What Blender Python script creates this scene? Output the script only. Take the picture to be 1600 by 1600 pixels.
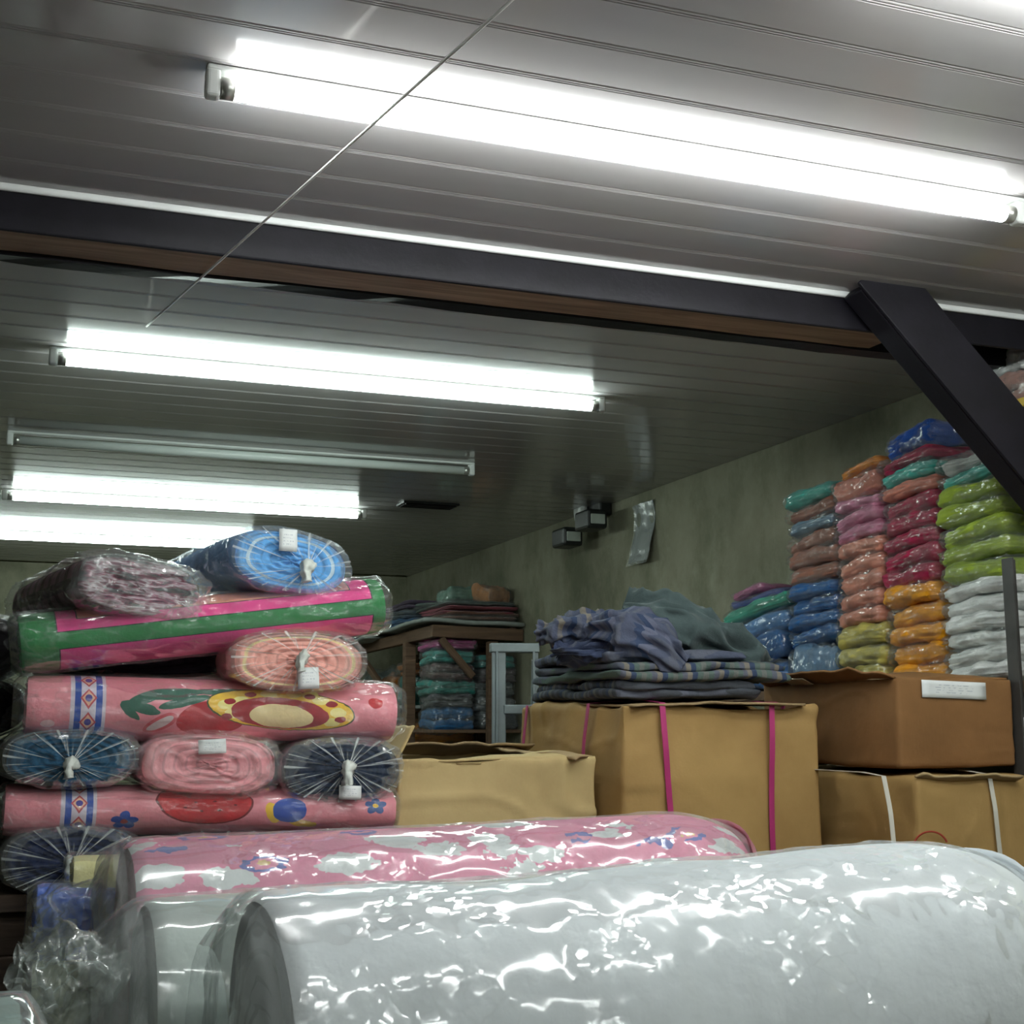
import bpy, bmesh, math, random
import numpy as np
from mathutils import Vector, Matrix

for o in list(bpy.data.objects):
    bpy.data.objects.remove(o)
scene = bpy.context.scene
C = scene.collection
R = math.radians
random.seed(7)

# ------------------------------------------------------------------ camera
CAMZ = 1.5
PITCH, YAW, FPX = 8.85, 20.5, 2118.0
cam = bpy.data.cameras.new('camera')
cam.sensor_width = 36.0
cam.lens = 36.0 * FPX / 1600.0
cam.clip_start = 0.02
camo = bpy.data.objects.new('camera', cam)
C.objects.link(camo)
camo.location = (0, 0, CAMZ)
camo.rotation_euler = (R(90 + PITCH), 0, R(-YAW))
scene.camera = camo

# ------------------------------------------------------------------ world, exposure
w = bpy.data.worlds.new('world')
scene.world = w
w.use_nodes = True
w.node_tree.nodes['Background'].inputs[0].default_value = (0.75, 0.85, 0.9, 1)
w.node_tree.nodes['Background'].inputs[1].default_value = 0.02
vs = scene.view_settings
vs.view_transform = 'Standard'
vs.look = 'None'
vs.gamma = 1
vs.use_curve_mapping = False
vs.exposure = 0.15
TUBE_POWER = 40.0
TUBE_COL = (0.84, 1.0, 0.93, 1)
TUBE_COL_NEAR = (0.95, 1.0, 0.98, 1)


# ------------------------------------------------------------------ placement helpers
def ray(px, py):
    p, y = R(PITCH), R(YAW)
    d = ((px - 800) / FPX, 1.0, -(py - 800) / FPX)
    d = (d[0], d[1] * math.cos(p) - d[2] * math.sin(p), d[1] * math.sin(p) + d[2] * math.cos(p))
    return Vector((d[0] * math.cos(y) + d[1] * math.sin(y), -d[0] * math.sin(y) + d[1] * math.cos(y), d[2]))


def P(px, py, Y=None, X=None, Z=None):
    """point of the place on a plane Y=.., X=.. or height Z=.."""
    r = ray(px, py)
    k = Y / r.y if Y is not None else X / r.x if X is not None else (Z - CAMZ) / r.z
    return r * k + Vector((0, 0, CAMZ))


FWD = Vector((math.sin(R(YAW)) * math.cos(R(PITCH)), math.cos(R(YAW)) * math.cos(R(PITCH)), math.sin(R(PITCH))))


def mpp(p):
    return (Vector(p) - Vector((0, 0, CAMZ))).dot(FWD) / FPX


# ------------------------------------------------------------------ noise
def vnoise(p, seed=0):
    p = np.asarray(p, float) + seed * 17.31
    i = np.floor(p).astype(np.int64)
    f = p - i
    f = f * f * (3 - 2 * f)

    def h(a, b, c):
        n = (a * 73856093) ^ (b * 19349663) ^ (c * 83492791) ^ (seed * 2654435 + 12345)
        n = (n ^ (n >> 13)) * 1274126177
        n = n ^ (n >> 16)
        return (n & 0xFFFF) / 65535.0
    r = 0
    for a in (0, 1):
        for b in (0, 1):
            for c in (0, 1):
                wgt = (f[..., 0] if a else 1 - f[..., 0]) * (f[..., 1] if b else 1 - f[..., 1]) * (f[..., 2] if c else 1 - f[..., 2])
                r = r + wgt * h(i[..., 0] + a, i[..., 1] + b, i[..., 2] + c)
    return r * 2 - 1


def fbm(p, seed=0, oct=3):
    p = np.asarray(p, float)
    return sum(vnoise(p * 2 ** k, seed + k) / 2 ** k for k in range(oct))


def ridged(p, seed=0, oct=3):
    p = np.asarray(p, float)
    return sum((1 - np.abs(vnoise(p * 2 ** k, seed + k)) * 2) / 1.8 ** k for k in range(oct))


# ------------------------------------------------------------------ mesh helpers
def build(name, verts, faces, mat, parent=None, uvs=None, smooth=True, matrix=None):
    me = bpy.data.meshes.new(name)
    me.from_pydata([tuple(v) for v in verts], [], [tuple(int(i) for i in f) for f in faces])
    if uvs is not None:
        uv = me.uv_layers.new(name='UVMap')
        uv.data.foreach_set('uv', np.asarray(uvs, np.float32).ravel())
    if smooth:
        me.polygons.foreach_set('use_smooth', [True] * len(me.polygons))
    me.materials.append(mat)
    me.update()
    o = bpy.data.objects.new(name, me)
    C.objects.link(o)
    if parent:
        o.parent = parent
    if matrix is not None:
        o.matrix_local = matrix
    return o


def grid(fn, nu, nv, wrapv=False, wrapu=False):
    """fn(U,V)->(...,3); U,V in 0..1; returns verts, faces, loop uvs (u,v in 0..1)"""
    cu = nu if wrapu else nu + 1
    cv = nv if wrapv else nv + 1
    U, V = np.meshgrid(np.arange(cu) / nu, np.arange(cv) / nv, indexing='ij')
    pts = fn(U, V).reshape(-1, 3)
    i, j = np.meshgrid(np.arange(nu), np.arange(nv), indexing='ij')
    i, j = i.ravel(), j.ravel()
    i1, j1 = (i + 1) % cu, (j + 1) % cv
    F = np.stack([i * cv + j, i1 * cv + j, i1 * cv + j1, i * cv + j1], 1)
    uv = np.stack([np.stack([i / nu, j / nv], 1), np.stack([(i + 1) / nu, j / nv], 1),
                   np.stack([(i + 1) / nu, (j + 1) / nv], 1), np.stack([i / nu, (j + 1) / nv], 1)], 1)
    return pts, F, uv.reshape(-1, 2)


def merge(*parts):
    V, F, U, n = [], [], [], 0
    for v, f, u in parts:
        V += [tuple(x) for x in v]
        F += [tuple(int(k) + n for k in q) for q in f]
        U += [tuple(x) for x in u] if u is not None else [(0, 0)] * sum(len(q) for q in f)
        n += len(v)
    return V, F, U


def boxpart(x0, x1, y0, y1, z0, z1):
    v = [(x, y, z) for x in (x0, x1) for y in (y0, y1) for z in (z0, z1)]
    f = [(0, 1, 3, 2), (4, 6, 7, 5), (0, 4, 5, 1), (2, 3, 7, 6), (0, 2, 6, 4), (1, 5, 7, 3)]
    return v, f, None


def bevel_mesh(o, wdt=0.003, seg=2):
    m = o.modifiers.new('bevel', 'BEVEL')
    m.width = wdt
    m.segments = seg
    m.limit_method = 'ANGLE'
    return o


def box(name, x0, x1, y0, y1, z0, z1, mat, parent=None, bev=0.003, matrix=None):
    v, f, u = boxpart(x0, x1, y0, y1, z0, z1)
    o = build(name, v, f, mat, parent, smooth=False, matrix=matrix)
    if bev:
        bevel_mesh(o, bev)
    return o


def beam(name, a, b, wy, wz, mat, parent=None, bev=0.003, up=(0, 0, 1), n=1, warp=0.0):
    """a bar from a to b"""
    a, b = Vector(a), Vector(b)
    d = b - a
    L = d.length
    x = d.normalized()
    y = Vector(up).cross(x).normalized()
    z = x.cross(y)
    M = Matrix((x, y, z)).transposed().to_4x4()
    M.translation = a
    return box(name, 0, L, -wy / 2, wy / 2, -wz / 2, wz / 2, mat, parent, bev, M)


def rbox(sx, sy, sz, n=(14, 14, 14), r=0.01, amp=0.003, freq=9, seed=1, bulge=0.0, topamp=0.0, open_top=False, crease=0.0):
    """rounded, dented box standing on z=0, centred in x and y"""
    S = np.array([sx, sy, sz])
    parts = []
    nx, ny, nz = n

    def face(ax, sgn, na, nb):
        a, b = [k for k in range(3) if k != ax]

        def fn(U, V):
            # denser at the borders
            q = np.zeros(U.shape + (3,))
            q[..., ax] = sgn * 0.5
            q[..., a] = U - 0.5
            q[..., b] = V - 0.5
            p = q * S
            inner = np.clip(p, -(S / 2 - r), S / 2 - r)
            d = p - inner
            ln = np.linalg.norm(d, axis=-1, keepdims=True)
            d = d / np.maximum(ln, 1e-9)
            out = inner + d * r
            bl = bulge * (1 - (2 * q[..., a]) ** 2) * (1 - (2 * q[..., b]) ** 2)
            nse = fbm(out * freq, seed) * amp
            if crease:
                for cs in (0, 1):
                    cn = 1 - np.abs(vnoise(out * (5.0 + 4 * cs), seed + 40 + cs)) * 9
                    nse = nse + np.clip(cn, 0, 1) * crease * (1 if cs else -1) * (0.5 + 0.5 * vnoise(out * 3, seed + 50 + cs))
            hz = np.clip((q[..., 2] - 0.25) * 4, 0, 1)
            nse2 = ridged(out * freq * 0.8, seed + 5, 2) * topamp * hz
            out = out + d * (bl + nse + nse2 - topamp * hz)[..., None]
            out[..., 2] += S[2] / 2
            return out
        v, f, u = grid(fn, na, nb)
        if (sgn > 0) != (ax == 1):
            pass
        else:
            f = f[:, ::-1]
            u = u.reshape(-1, 4, 2)[:, ::-1].reshape(-1, 2)
        return v, f, u
    parts.append(face(0, -1, ny, nz))
    parts.append(face(0, 1, ny, nz))
    parts.append(face(1, -1, nx, nz))
    parts.append(face(1, 1, nx, nz))
    parts.append(face(2, -1, nx, ny))
    if not open_top:
        parts.append(face(2, 1, nx, ny))
    return merge(*parts)


def weld(o, d=1e-4):
    bm = bmesh.new()
    bm.from_mesh(o.data)
    bmesh.ops.remove_doubles(bm, verts=bm.verts, dist=d)
    bm.to_mesh(o.data)
    bm.free()
    return o


def sup(t, n):
    c, s = np.cos(t), np.sin(t)
    return np.sign(c) * np.abs(c) ** (2 / n), np.sign(s) * np.abs(s) ** (2 / n)


def sweep(spine, rads, nseg=24, nlen=40, n=2.2, amp=0.0, freq=10, seed=3, ridge=0.0, rfreq=(4, 20), up=(0, 0, 1), close=True):
    """soft body along a smooth spine; rads = [(ry,rz)...]"""
    sp = np.array([tuple(s) for s in spine], float)
    rd = np.array(rads, float)
    k = np.linspace(0, 1, len(sp))

    def cat(tab, t):
        t = np.clip(t, 0, 1) * (len(tab) - 1)
        i = np.clip(np.floor(t).astype(int), 0, len(tab) - 2)
        f = (t - i)[:, None]
        p0, p1, p2, p3 = tab[np.maximum(i - 1, 0)], tab[i], tab[i + 1], tab[np.minimum(i + 2, len(tab) - 1)]
        return 0.5 * (2 * p1 + (p2 - p0) * f + (2 * p0 - 5 * p1 + 4 * p2 - p3) * f * f + (3 * p1 - p0 - 3 * p2 + p3) * f ** 3)
    T = np.linspace(0, 1, nlen + 1)
    c = cat(sp, T)
    r = np.maximum(cat(rd, T), 1e-4)
    tan = np.gradient(c, axis=0)
    tan /= np.linalg.norm(tan, axis=1, keepdims=True) + 1e-9
    y = np.cross(np.array(up, float), tan)
    y /= np.linalg.norm(y, axis=1, keepdims=True) + 1e-9
    z = np.cross(tan, y)

    def fn(U, V):
        idx = np.round(U * nlen).astype(int)
        a, b = sup(V * 2 * np.pi, n)
        p = c[idx] + y[idx] * (a * r[idx, 0])[..., None] + z[idx] * (b * r[idx, 1])[..., None]
        nn = y[idx] * a[..., None] + z[idx] * b[..., None]
        dsp = fbm(p * freq, seed) * amp
        if ridge:
            q = np.stack([U * rfreq[0], np.cos(V * 6.283) * rfreq[1] / 6.283, np.sin(V * 6.283) * rfreq[1] / 6.283], -1)
            dsp = dsp + (ridged(q, seed + 9, 2) - 0.6) * ridge
        return p + nn * dsp[..., None]
    v, f, u = grid(fn, nlen, nseg, wrapv=True)
    if close:
        v = np.vstack([v, c[:1], c[-1:]])
        m = len(v)
        f = [tuple(q) for q in f]
        u = [tuple(q) for q in u]
        for j in range(nseg):
            f.append((m - 2, (j + 1) % nseg, j))
            f.append((m - 1, nlen * nseg + j, nlen * nseg + (j + 1) % nseg))
            u += [(0, 0.5)] * 3 + [(1, 0.5)] * 3
    return v, f, u


def tag(o, label, cat, group=None, kind=None):
    if label:
        o['label'] = label
    if cat:
        o['category'] = cat
    if group:
        o['group'] = group
    if kind:
        o['kind'] = kind
    return o


def thing(name, label, cat, loc=(0, 0, 0), rot=(0, 0, 0), group=None, matrix=None):
    o = bpy.data.objects.new(name, None)
    o.empty_display_size = 0.05
    C.objects.link(o)
    if matrix is not None:
        o.matrix_world = matrix
    else:
        o.location = loc
        o.rotation_euler = rot
    return tag(o, label, cat, group)


def struct(o):
    o['kind'] = 'structure'
    return o


# ------------------------------------------------------------------ materials
class NT:
    def __init__(s, name):
        s.mat = bpy.data.materials.new(name)
        s.mat.use_nodes = True
        s.t = s.mat.node_tree
        s.bsdf = s.t.nodes['Principled BSDF']
        s.out = s.t.nodes['Material Output']

    def new(s, typ, **kw):
        n = s.t.nodes.new(typ)
        for k, v in kw.items():
            setattr(n, k, v)
        return n

    def link(s, a, b):
        s.t.links.new(a, b)

    def setin(s, sock, v):
        if isinstance(v, bpy.types.NodeSocket):
            s.link(v, sock)
        else:
            sock.default_value = v

    def m(s, op, a, b=0.0, c=None, clamp=False):
        n = s.new('ShaderNodeMath', operation=op, use_clamp=clamp)
        s.setin(n.inputs[0], a)
        s.setin(n.inputs[1], b)
        if c is not None:
            s.setin(n.inputs[2], c)
        return n.outputs[0]

    def mix(s, fac, a, b, blend='MIX'):
        n = s.new('ShaderNodeMix', data_type='RGBA', blend_type=blend)
        s.setin(n.inputs[0], fac)
        s.setin(n.inputs[6], a)
        s.setin(n.inputs[7], b)
        return n.outputs[2]

    def noise(s, vec, scale=5, detail=3, rough=0.55, dist=0.0):
        n = s.new('ShaderNodeTexNoise')
        n.inputs['Scale'].default_value = scale
        n.inputs['Detail'].default_value = detail
        n.inputs['Roughness'].default_value = rough
        n.inputs['Distortion'].default_value = dist
        if vec is not None:
            s.link(vec, n.inputs['Vector'])
        return n.outputs['Fac']

    def coords(s, kind='Object'):
        return s.new('ShaderNodeTexCoord').outputs[kind]

    def xyz(s, vec):
        n = s.new('ShaderNodeSeparateXYZ')
        s.link(vec, n.inputs[0])
        return n.outputs

    def scale(s, vec, sc):
        n = s.new('ShaderNodeMapping')
        s.link(vec, n.inputs[0])
        n.inputs['Scale'].default_value = sc
        return n.outputs[0]

    def ramp(s, fac, stops):
        n = s.new('ShaderNodeValToRGB')
        el = n.color_ramp.elements
        while len(el) < len(stops):
            el.new(0.5)
        for e, (p, c) in zip(el, stops):
            e.position = p
            e.color = c if len(c) == 4 else tuple(c) + (1,)
        s.setin(n.inputs[0], fac)
        return n.outputs[0]

    def bump(s, h, strength=0.3, dist=0.01):
        n = s.new('ShaderNodeBump')
        n.inputs['Strength'].default_value = strength
        n.inputs['Distance'].default_value = dist
        s.link(h, n.inputs['Height'])
        return n.outputs[0]

    # flat print shapes; x, y are sockets
    def ell(s, x, y, cx, cy, rx, ry, rot=0.0):
        dx, dy = s.m('SUBTRACT', x, cx), s.m('SUBTRACT', y, cy)
        if rot:
            c, q = math.cos(rot), math.sin(rot)
            dx, dy = (s.m('ADD', s.m('MULTIPLY', dx, c), s.m('MULTIPLY', dy, q)),
                      s.m('SUBTRACT', s.m('MULTIPLY', dy, c), s.m('MULTIPLY', dx, q)))
        a = s.m('POWER', s.m('ABSOLUTE', s.m('DIVIDE', dx, rx)), 2.0)
        b = s.m('POWER', s.m('ABSOLUTE', s.m('DIVIDE', dy, ry)), 2.0)
        return s.m('LESS_THAN', s.m('ADD', a, b), 1.0)

    def rect(s, x, y, x0, x1, y0, y1):
        a = s.m('MULTIPLY', s.m('GREATER_THAN', x, x0), s.m('LESS_THAN', x, x1))
        b = s.m('MULTIPLY', s.m('GREATER_THAN', y, y0), s.m('LESS_THAN', y, y1))
        return s.m('MULTIPLY', a, b)

    def diam(s, x, y, cx, cy, rx, ry):
        a = s.m('ABSOLUTE', s.m('DIVIDE', s.m('SUBTRACT', x, cx), rx))
        b = s.m('ABSOLUTE', s.m('DIVIDE', s.m('SUBTRACT', y, cy), ry))
        return s.m('LESS_THAN', s.m('ADD', a, b), 1.0)


def col(r, g, b):
    """sRGB 0-255 to linear"""
    f = lambda c: ((c / 255 + 0.055) / 1.055) ** 2.4 if c > 10 else c / 255 / 12.92
    return (f(r), f(g), f(b), 1)


def simple(name, c, rough=0.7, metal=0.0, spec=0.3, var=0.12, vscale=14, bump=0.0, bscale=80):
    t = NT(name)
    n = t.noise(t.coords(), vscale, 4)
    k = t.ramp(n, [(0.3, (1 - var,) * 3), (0.7, (1 + var,) * 3)])
    t.link(t.mix(1.0, c, k, 'MULTIPLY'), t.bsdf.inputs['Base Color'])
    t.bsdf.inputs['Roughness'].default_value = rough
    t.bsdf.inputs['Metallic'].default_value = metal
    t.bsdf.inputs['Specular IOR Level'].default_value = spec
    if bump:
        t.link(t.bump(t.noise(t.coords(), bscale, 3), bump, 0.004), t.bsdf.inputs['Normal'])
    return t.mat


def fabric(name, c, var=0.15, bscale=160):
    t = NT(name)
    co = t.coords()
    n = t.noise(co, 22, 4)
    k = t.ramp(n, [(0.3, (1 - var,) * 3), (0.7, (1 + var,) * 3)])
    t.link(t.mix(1.0, c, k, 'MULTIPLY'), t.bsdf.inputs['Base Color'])
    t.bsdf.inputs['Roughness'].default_value = 0.95
    t.bsdf.inputs['Specular IOR Level'].default_value = 0.08
    t.bsdf.inputs['Sheen Weight'].default_value = 0.15
    t.link(t.bump(t.noise(co, bscale, 3), 0.35, 0.004), t.bsdf.inputs['Normal'])
    return t.mat


def film(name, milk=0.12, gloss=0.16, rough=0.14, tint=(0.9, 0.97, 0.95, 1), bscale=(18, 18, 18), bstr=0.6, streak=None, fres=0.25, crease=1.0, base=0.6, mask=0.0, rot=(0.5, 0.35, 0.45)):
    """clear thin plastic: mostly see-through, a little milky where it bunches, shiny, creased into flat facets"""
    t = NT(name)
    co = t.coords()
    tr = t.new('ShaderNodeBsdfTransparent')
    tr.inputs[0].default_value = (0.98, 0.99, 0.985, 1)
    df = t.new('ShaderNodeBsdfDiffuse')
    df.inputs[0].default_value = tint
    gl = t.new('ShaderNodeBsdfGlossy')
    gl.inputs['Roughness'].default_value = rough
    gl.inputs['Color'].default_value = (1, 1, 1, 1)
    if streak:
        uv = t.coords('UV')
        h = t.noise(t.scale(uv, streak), 1.0, 2, 0.6)
        cre = t.m('MULTIPLY', t.m('SUBTRACT', h, 0.52, clamp=True), 5.0, clamp=True)
        t.link(t.bump(h, bstr, 0.012), gl.inputs['Normal'])
    else:
        mp = t.new('ShaderNodeMapping', vector_type='TEXTURE')
        t.link(co, mp.inputs[0])
        mp.inputs['Rotation'].default_value = rot
        mp.inputs['Scale'].default_value = tuple(1 / k for k in bscale)
        nv = t.new('ShaderNodeTexNoise')
        nv.inputs['Scale'].default_value = 0.9
        t.link(mp.outputs[0], nv.inputs['Vector'])
        vm = t.new('ShaderNodeVectorMath', operation='ADD')
        t.link(mp.outputs[0], vm.inputs[0])
        t.link(nv.outputs['Color'], vm.inputs[1])
        acc = None
        edges = []
        for sc, k in ((1.0, 1.0), (2.3, 0.6)):
            vo = t.new('ShaderNodeTexVoronoi', feature='F1')
            vo.inputs['Scale'].default_value = sc
            t.link(vm.outputs[0], vo.inputs['Vector'])
            ve = t.new('ShaderNodeTexVoronoi', feature='DISTANCE_TO_EDGE')
            ve.inputs['Scale'].default_value = sc
            t.link(vm.outputs[0], ve.inputs['Vector'])
            edges.append(ve.outputs['Distance'])
            sb = t.new('ShaderNodeVectorMath', operation='SUBTRACT')
            t.link(vo.outputs['Color'], sb.inputs[0])
            sb.inputs[1].default_value = (0.5, 0.5, 0.5)
            sl = t.new('ShaderNodeVectorMath', operation='SCALE')
            t.link(sb.outputs[0], sl.inputs[0])
            sl.inputs['Scale'].default_value = k * bstr
            if acc is None:
                acc = sl.outputs[0]
            else:
                ad = t.new('ShaderNodeVectorMath', operation='ADD')
                t.link(acc, ad.inputs[0])
                t.link(sl.outputs[0], ad.inputs[1])
                acc = ad.outputs[0]
        big = t.noise(mp.outputs[0], 0.22, 2)
        if mask:
            sm = t.new('ShaderNodeVectorMath', operation='SCALE')
            t.link(acc, sm.inputs[0])
            t.link(t.m('MULTIPLY', t.m('SUBTRACT', big, mask, clamp=True), 5.0, clamp=True), sm.inputs['Scale'])
            acc = sm.outputs[0]
        geo = t.new('ShaderNodeNewGeometry')
        ad = t.new('ShaderNodeVectorMath', operation='ADD')
        t.link(geo.outputs['Normal'], ad.inputs[0])
        t.link(acc, ad.inputs[1])
        nm = t.new('ShaderNodeVectorMath', operation='NORMALIZE')
        t.link(ad.outputs[0], nm.inputs[0])
        t.link(nm.outputs[0], gl.inputs['Normal'])
        ln = t.m('SUBTRACT', 1.0, t.m('MULTIPLY', edges[0], 14.0), clamp=True)
        cre = t.m('MULTIPLY', ln, t.m('MULTIPLY', t.m('SUBTRACT', big, 0.4, clamp=True), 4.0), clamp=True)
    f1 = t.m('ADD', t.m('MULTIPLY', cre, milk * crease), milk * base, clamp=True)
    m1 = t.new('ShaderNodeMixShader')
    t.link(f1, m1.inputs[0])
    t.link(tr.outputs[0], m1.inputs[1])
    t.link(df.outputs[0], m1.inputs[2])
    lw = t.new('ShaderNodeFresnel')
    lw.inputs[0].default_value = 1.4
    f2 = t.m('ADD', t.m('MULTIPLY', lw.outputs[0], fres), gloss, clamp=True)
    m2 = t.new('ShaderNodeMixShader')
    t.link(f2, m2.inputs[0])
    t.link(m1.outputs[0], m2.inputs[1])
    t.link(gl.outputs[0], m2.inputs[2])
    t.link(m2.outputs[0], t.out.inputs['Surface'])
    return t.mat


M = {}
M['film'] = film('clear_film', milk=0.09, gloss=0.02, rough=0.2, bscale=(10, 50, 50), bstr=0.55, crease=1.0, base=0.8)
M['film_bag'] = film('bag_film', milk=0.08, gloss=0.05, rough=0.2, bscale=(50, 50, 80), bstr=0.6, crease=1.5, fres=0.35)
M['film_end'] = film('gathered_film', milk=0.2, gloss=0.004, rough=0.25, streak=(0.7, 64, 1), bstr=0.5, crease=3.0, base=0.15, fres=0.1)
M['film_thick'] = film('thick_film', milk=0.30, gloss=0.07, rough=0.13, tint=(0.92, 0.98, 0.98, 1), bscale=(6, 50, 38), bstr=0.8, crease=0.12, fres=0.25, mask=0.44, rot=(0.2, 0.75, 0.6))
M['film_loose'] = film('loose_film', milk=0.2, gloss=0.05, rough=0.18, tint=(0.8, 0.9, 0.87, 1), bscale=(20, 45, 30), bstr=0.6, crease=1.0)
M['film_flat'] = film('document_film', milk=0.25, gloss=0.006, rough=0.3, bscale=(20, 20, 20), bstr=0.2, fres=0.1)
M['knot'] = simple('knotted_film', (0.58, 0.62, 0.57, 1), 0.35, spec=0.5, var=0.25, vscale=90)
M['paper'] = None


def mk_paper():
    t = NT('printed_paper')
    uv = t.coords('UV')
    x, y, z = t.xyz(uv)
    base = t.mix(t.noise(t.coords(), 30, 3), (0.72, 0.76, 0.76, 1), (0.85, 0.88, 0.87, 1))
    rows = t.m('LESS_THAN', t.m('FRACT', t.m('MULTIPLY', y, 7.0)), 0.4)
    words = t.m('GREATER_THAN', t.noise(t.scale(uv, (14, 7, 1)), 1.0, 1), 0.52)
    inn = t.rect(x, y, 0.2, 0.8, 0.2, 0.8)
    k = t.m('MULTIPLY', t.m('MULTIPLY', rows, words), t.m('MULTIPLY', inn, 0.45))
    t.link(t.mix(k, base, (0.25, 0.3, 0.38, 1)), t.bsdf.inputs['Base Color'])
    t.bsdf.inputs['Roughness'].default_value = 0.6
    return t.mat


M['paper'] = mk_paper()


def mk_ceiling():
    t = NT('ceiling_panel_plastic')
    co = t.coords('Object')
    n = t.noise(t.scale(co, (0.8, 3, 1)), 2.0, 3)
    c = t.ramp(n, [(0.3, (0.38, 0.362, 0.362)), (0.7, (0.44, 0.42, 0.418))])
    t.link(c, t.bsdf.inputs['Base Color'])
    t.bsdf.inputs['Roughness'].default_value = 0.13
    t.bsdf.inputs['Specular IOR Level'].default_value = 0.5
    t.link(t.bump(t.noise(t.scale(co, (6, 1.2, 1)), 3, 2), 0.02, 0.01), t.bsdf.inputs['Normal'])
    return t.mat


def mk_concrete():
    t = NT('stained_concrete')
    co = t.coords('Object')
    n = t.noise(co, 1.6, 6, 0.65)
    n2 = t.noise(t.scale(co, (1.6, 1.6, 1.2)), 2.2, 6, 0.7)
    c = t.ramp(n, [(0.3, (0.19, 0.185, 0.125)), (0.5, (0.28, 0.272, 0.19)), (0.72, (0.40, 0.39, 0.285))])
    k = t.ramp(n2, [(0.36, (0.62, 0.66, 0.6)), (0.55, (1, 1, 1))])
    t.link(t.mix(1.0, c, k, 'MULTIPLY'), t.bsdf.inputs['Base Color'])
    t.bsdf.inputs['Roughness'].default_value = 0.92
    t.link(t.bump(t.noise(co, 14, 6, 0.7), 0.35, 0.02), t.bsdf.inputs['Normal'])
    return t.mat


def mk_wood(name, c1, c2, ax=(1, 14, 14)):
    t = NT(name)
    co = t.coords('Object')
    n = t.noise(t.scale(co, ax), 3.0, 5, 0.6, 1.2)
    t.link(t.ramp(n, [(0.3, c1), (0.7, c2)]), t.bsdf.inputs['Base Color'])
    t.bsdf.inputs['Roughness'].default_value = 0.8
    t.link(t.bump(n, 0.3, 0.006), t.bsdf.inputs['Normal'])
    return t.mat


def mk_card(name, c, dark):
    t = NT(name)
    co = t.coords('Object')
    n = t.noise(co, 5, 5, 0.6)
    k = t.ramp(n, [(0.3, dark), (0.62, c)])
    x, y, z = t.xyz(co)
    rib = t.m('SINE', t.m('MULTIPLY', t.m('ADD', x, y), 2600.0))
    t.link(k, t.bsdf.inputs['Base Color'])
    t.bsdf.inputs['Roughness'].default_value = 0.75
    t.bsdf.inputs['Specular IOR Level'].default_value = 0.25
    h = t.m('ADD', t.m('MULTIPLY', rib, 0.02), t.noise(co, 18, 4))
    t.link(t.bump(h, 0.35, 0.006), t.bsdf.inputs['Normal'])
    return t.mat


M['ceil'] = mk_ceiling()
M['concrete'] = mk_concrete()
M['darkpaint'] = simple('dark_painted_steel', (0.009, 0.008, 0.012, 1), 0.5, spec=0.25, var=0.3, bump=0.1)
M['rawwood'] = mk_wood('raw_timber', (0.20, 0.13, 0.09), (0.46, 0.31, 0.20))
M['tablewood'] = mk_wood('dark_table_timber', (0.03, 0.02, 0.014), (0.07, 0.045, 0.03))
M['shelfwood'] = mk_wood('shelf_timber', (0.075, 0.042, 0.024), (0.18, 0.105, 0.06))
M['card'] = mk_card('tan_cardboard', (0.40, 0.255, 0.095), (0.31, 0.19, 0.068))
M['cardlight'] = mk_card('pale_cardboard', (0.52, 0.40, 0.19), (0.42, 0.31, 0.14))
M['cardbrown'] = mk_card('brown_cardboard', (0.26, 0.13, 0.048), (0.19, 0.095, 0.034))
M['cardedge'] = mk_card('cardboard_edge', (0.40, 0.29, 0.15), (0.22, 0.15, 0.08))
M['white'] = simple('white_plastic', (0.78, 0.8, 0.78, 1), 0.35, spec=0.5, var=0.05)
M['trimwhite'] = simple('white_trim', (0.85, 0.87, 0.86, 1), 0.25, spec=0.5, var=0.04)
M['glasswhite'] = simple('unlit_tube_glass', (0.8, 0.86, 0.83, 1), 0.12, spec=0.6, var=0.03)
M['cap'] = simple('tube_cap_metal', (0.55, 0.55, 0.52, 1), 0.35, metal=0.8)
M['black'] = simple('black_plastic', (0.02, 0.022, 0.022, 1), 0.4, spec=0.4)
M['lens'] = simple('clear_lens', (0.62, 0.68, 0.62, 1), 0.15, spec=0.6)
M['alum'] = simple('dull_aluminium', (0.17, 0.20, 0.205, 1), 0.5, metal=0.3, var=0.15)
M['magenta'] = simple('magenta_strap', (0.40, 0.035, 0.15, 1), 0.35, spec=0.5)
M['whitestrap'] = simple('white_strap', (0.68, 0.66, 0.58, 1), 0.4, spec=0.5)
M['redink'] = simple('red_ink', (0.35, 0.05, 0.03, 1), 0.8)
M['yellow'] = simple('yellow_paint', (0.62, 0.42, 0.04, 1), 0.5)
M['cord'] = simple('pale_cord', (0.8, 0.78, 0.75, 1), 0.7)
M['tape'] = simple('clear_tape', (0.62, 0.55, 0.42, 1), 0.12, spec=0.9)
M['floor'] = simple('floor_concrete', (0.2, 0.19, 0.17, 1), 0.85, var=0.25, vscale=3)
M['greyboard'] = simple('grey_board', (0.30, 0.33, 0.31, 1), 0.7, var=0.2)


def mk_tube(name, colr):
    t = NT(name)
    e = t.new('ShaderNodeEmission')
    e.inputs[0].default_value = colr
    e.inputs[1].default_value = TUBE_POWER
    t.link(e.outputs[0], t.out.inputs['Surface'])
    return t.mat


M['tube'] = mk_tube('lit_tube', TUBE_COL)
M['tube_near'] = mk_tube('lit_tube_neutral', TUBE_COL_NEAR)

# ------------------------------------------------------------------ room
CEIL = CAMZ + 0.788
TUBEZ = CAMZ + 0.763
WX = 2.045
BY = 7.12
LX, RY = -2.6, -2.2
BEAMY = 2.05


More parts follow.
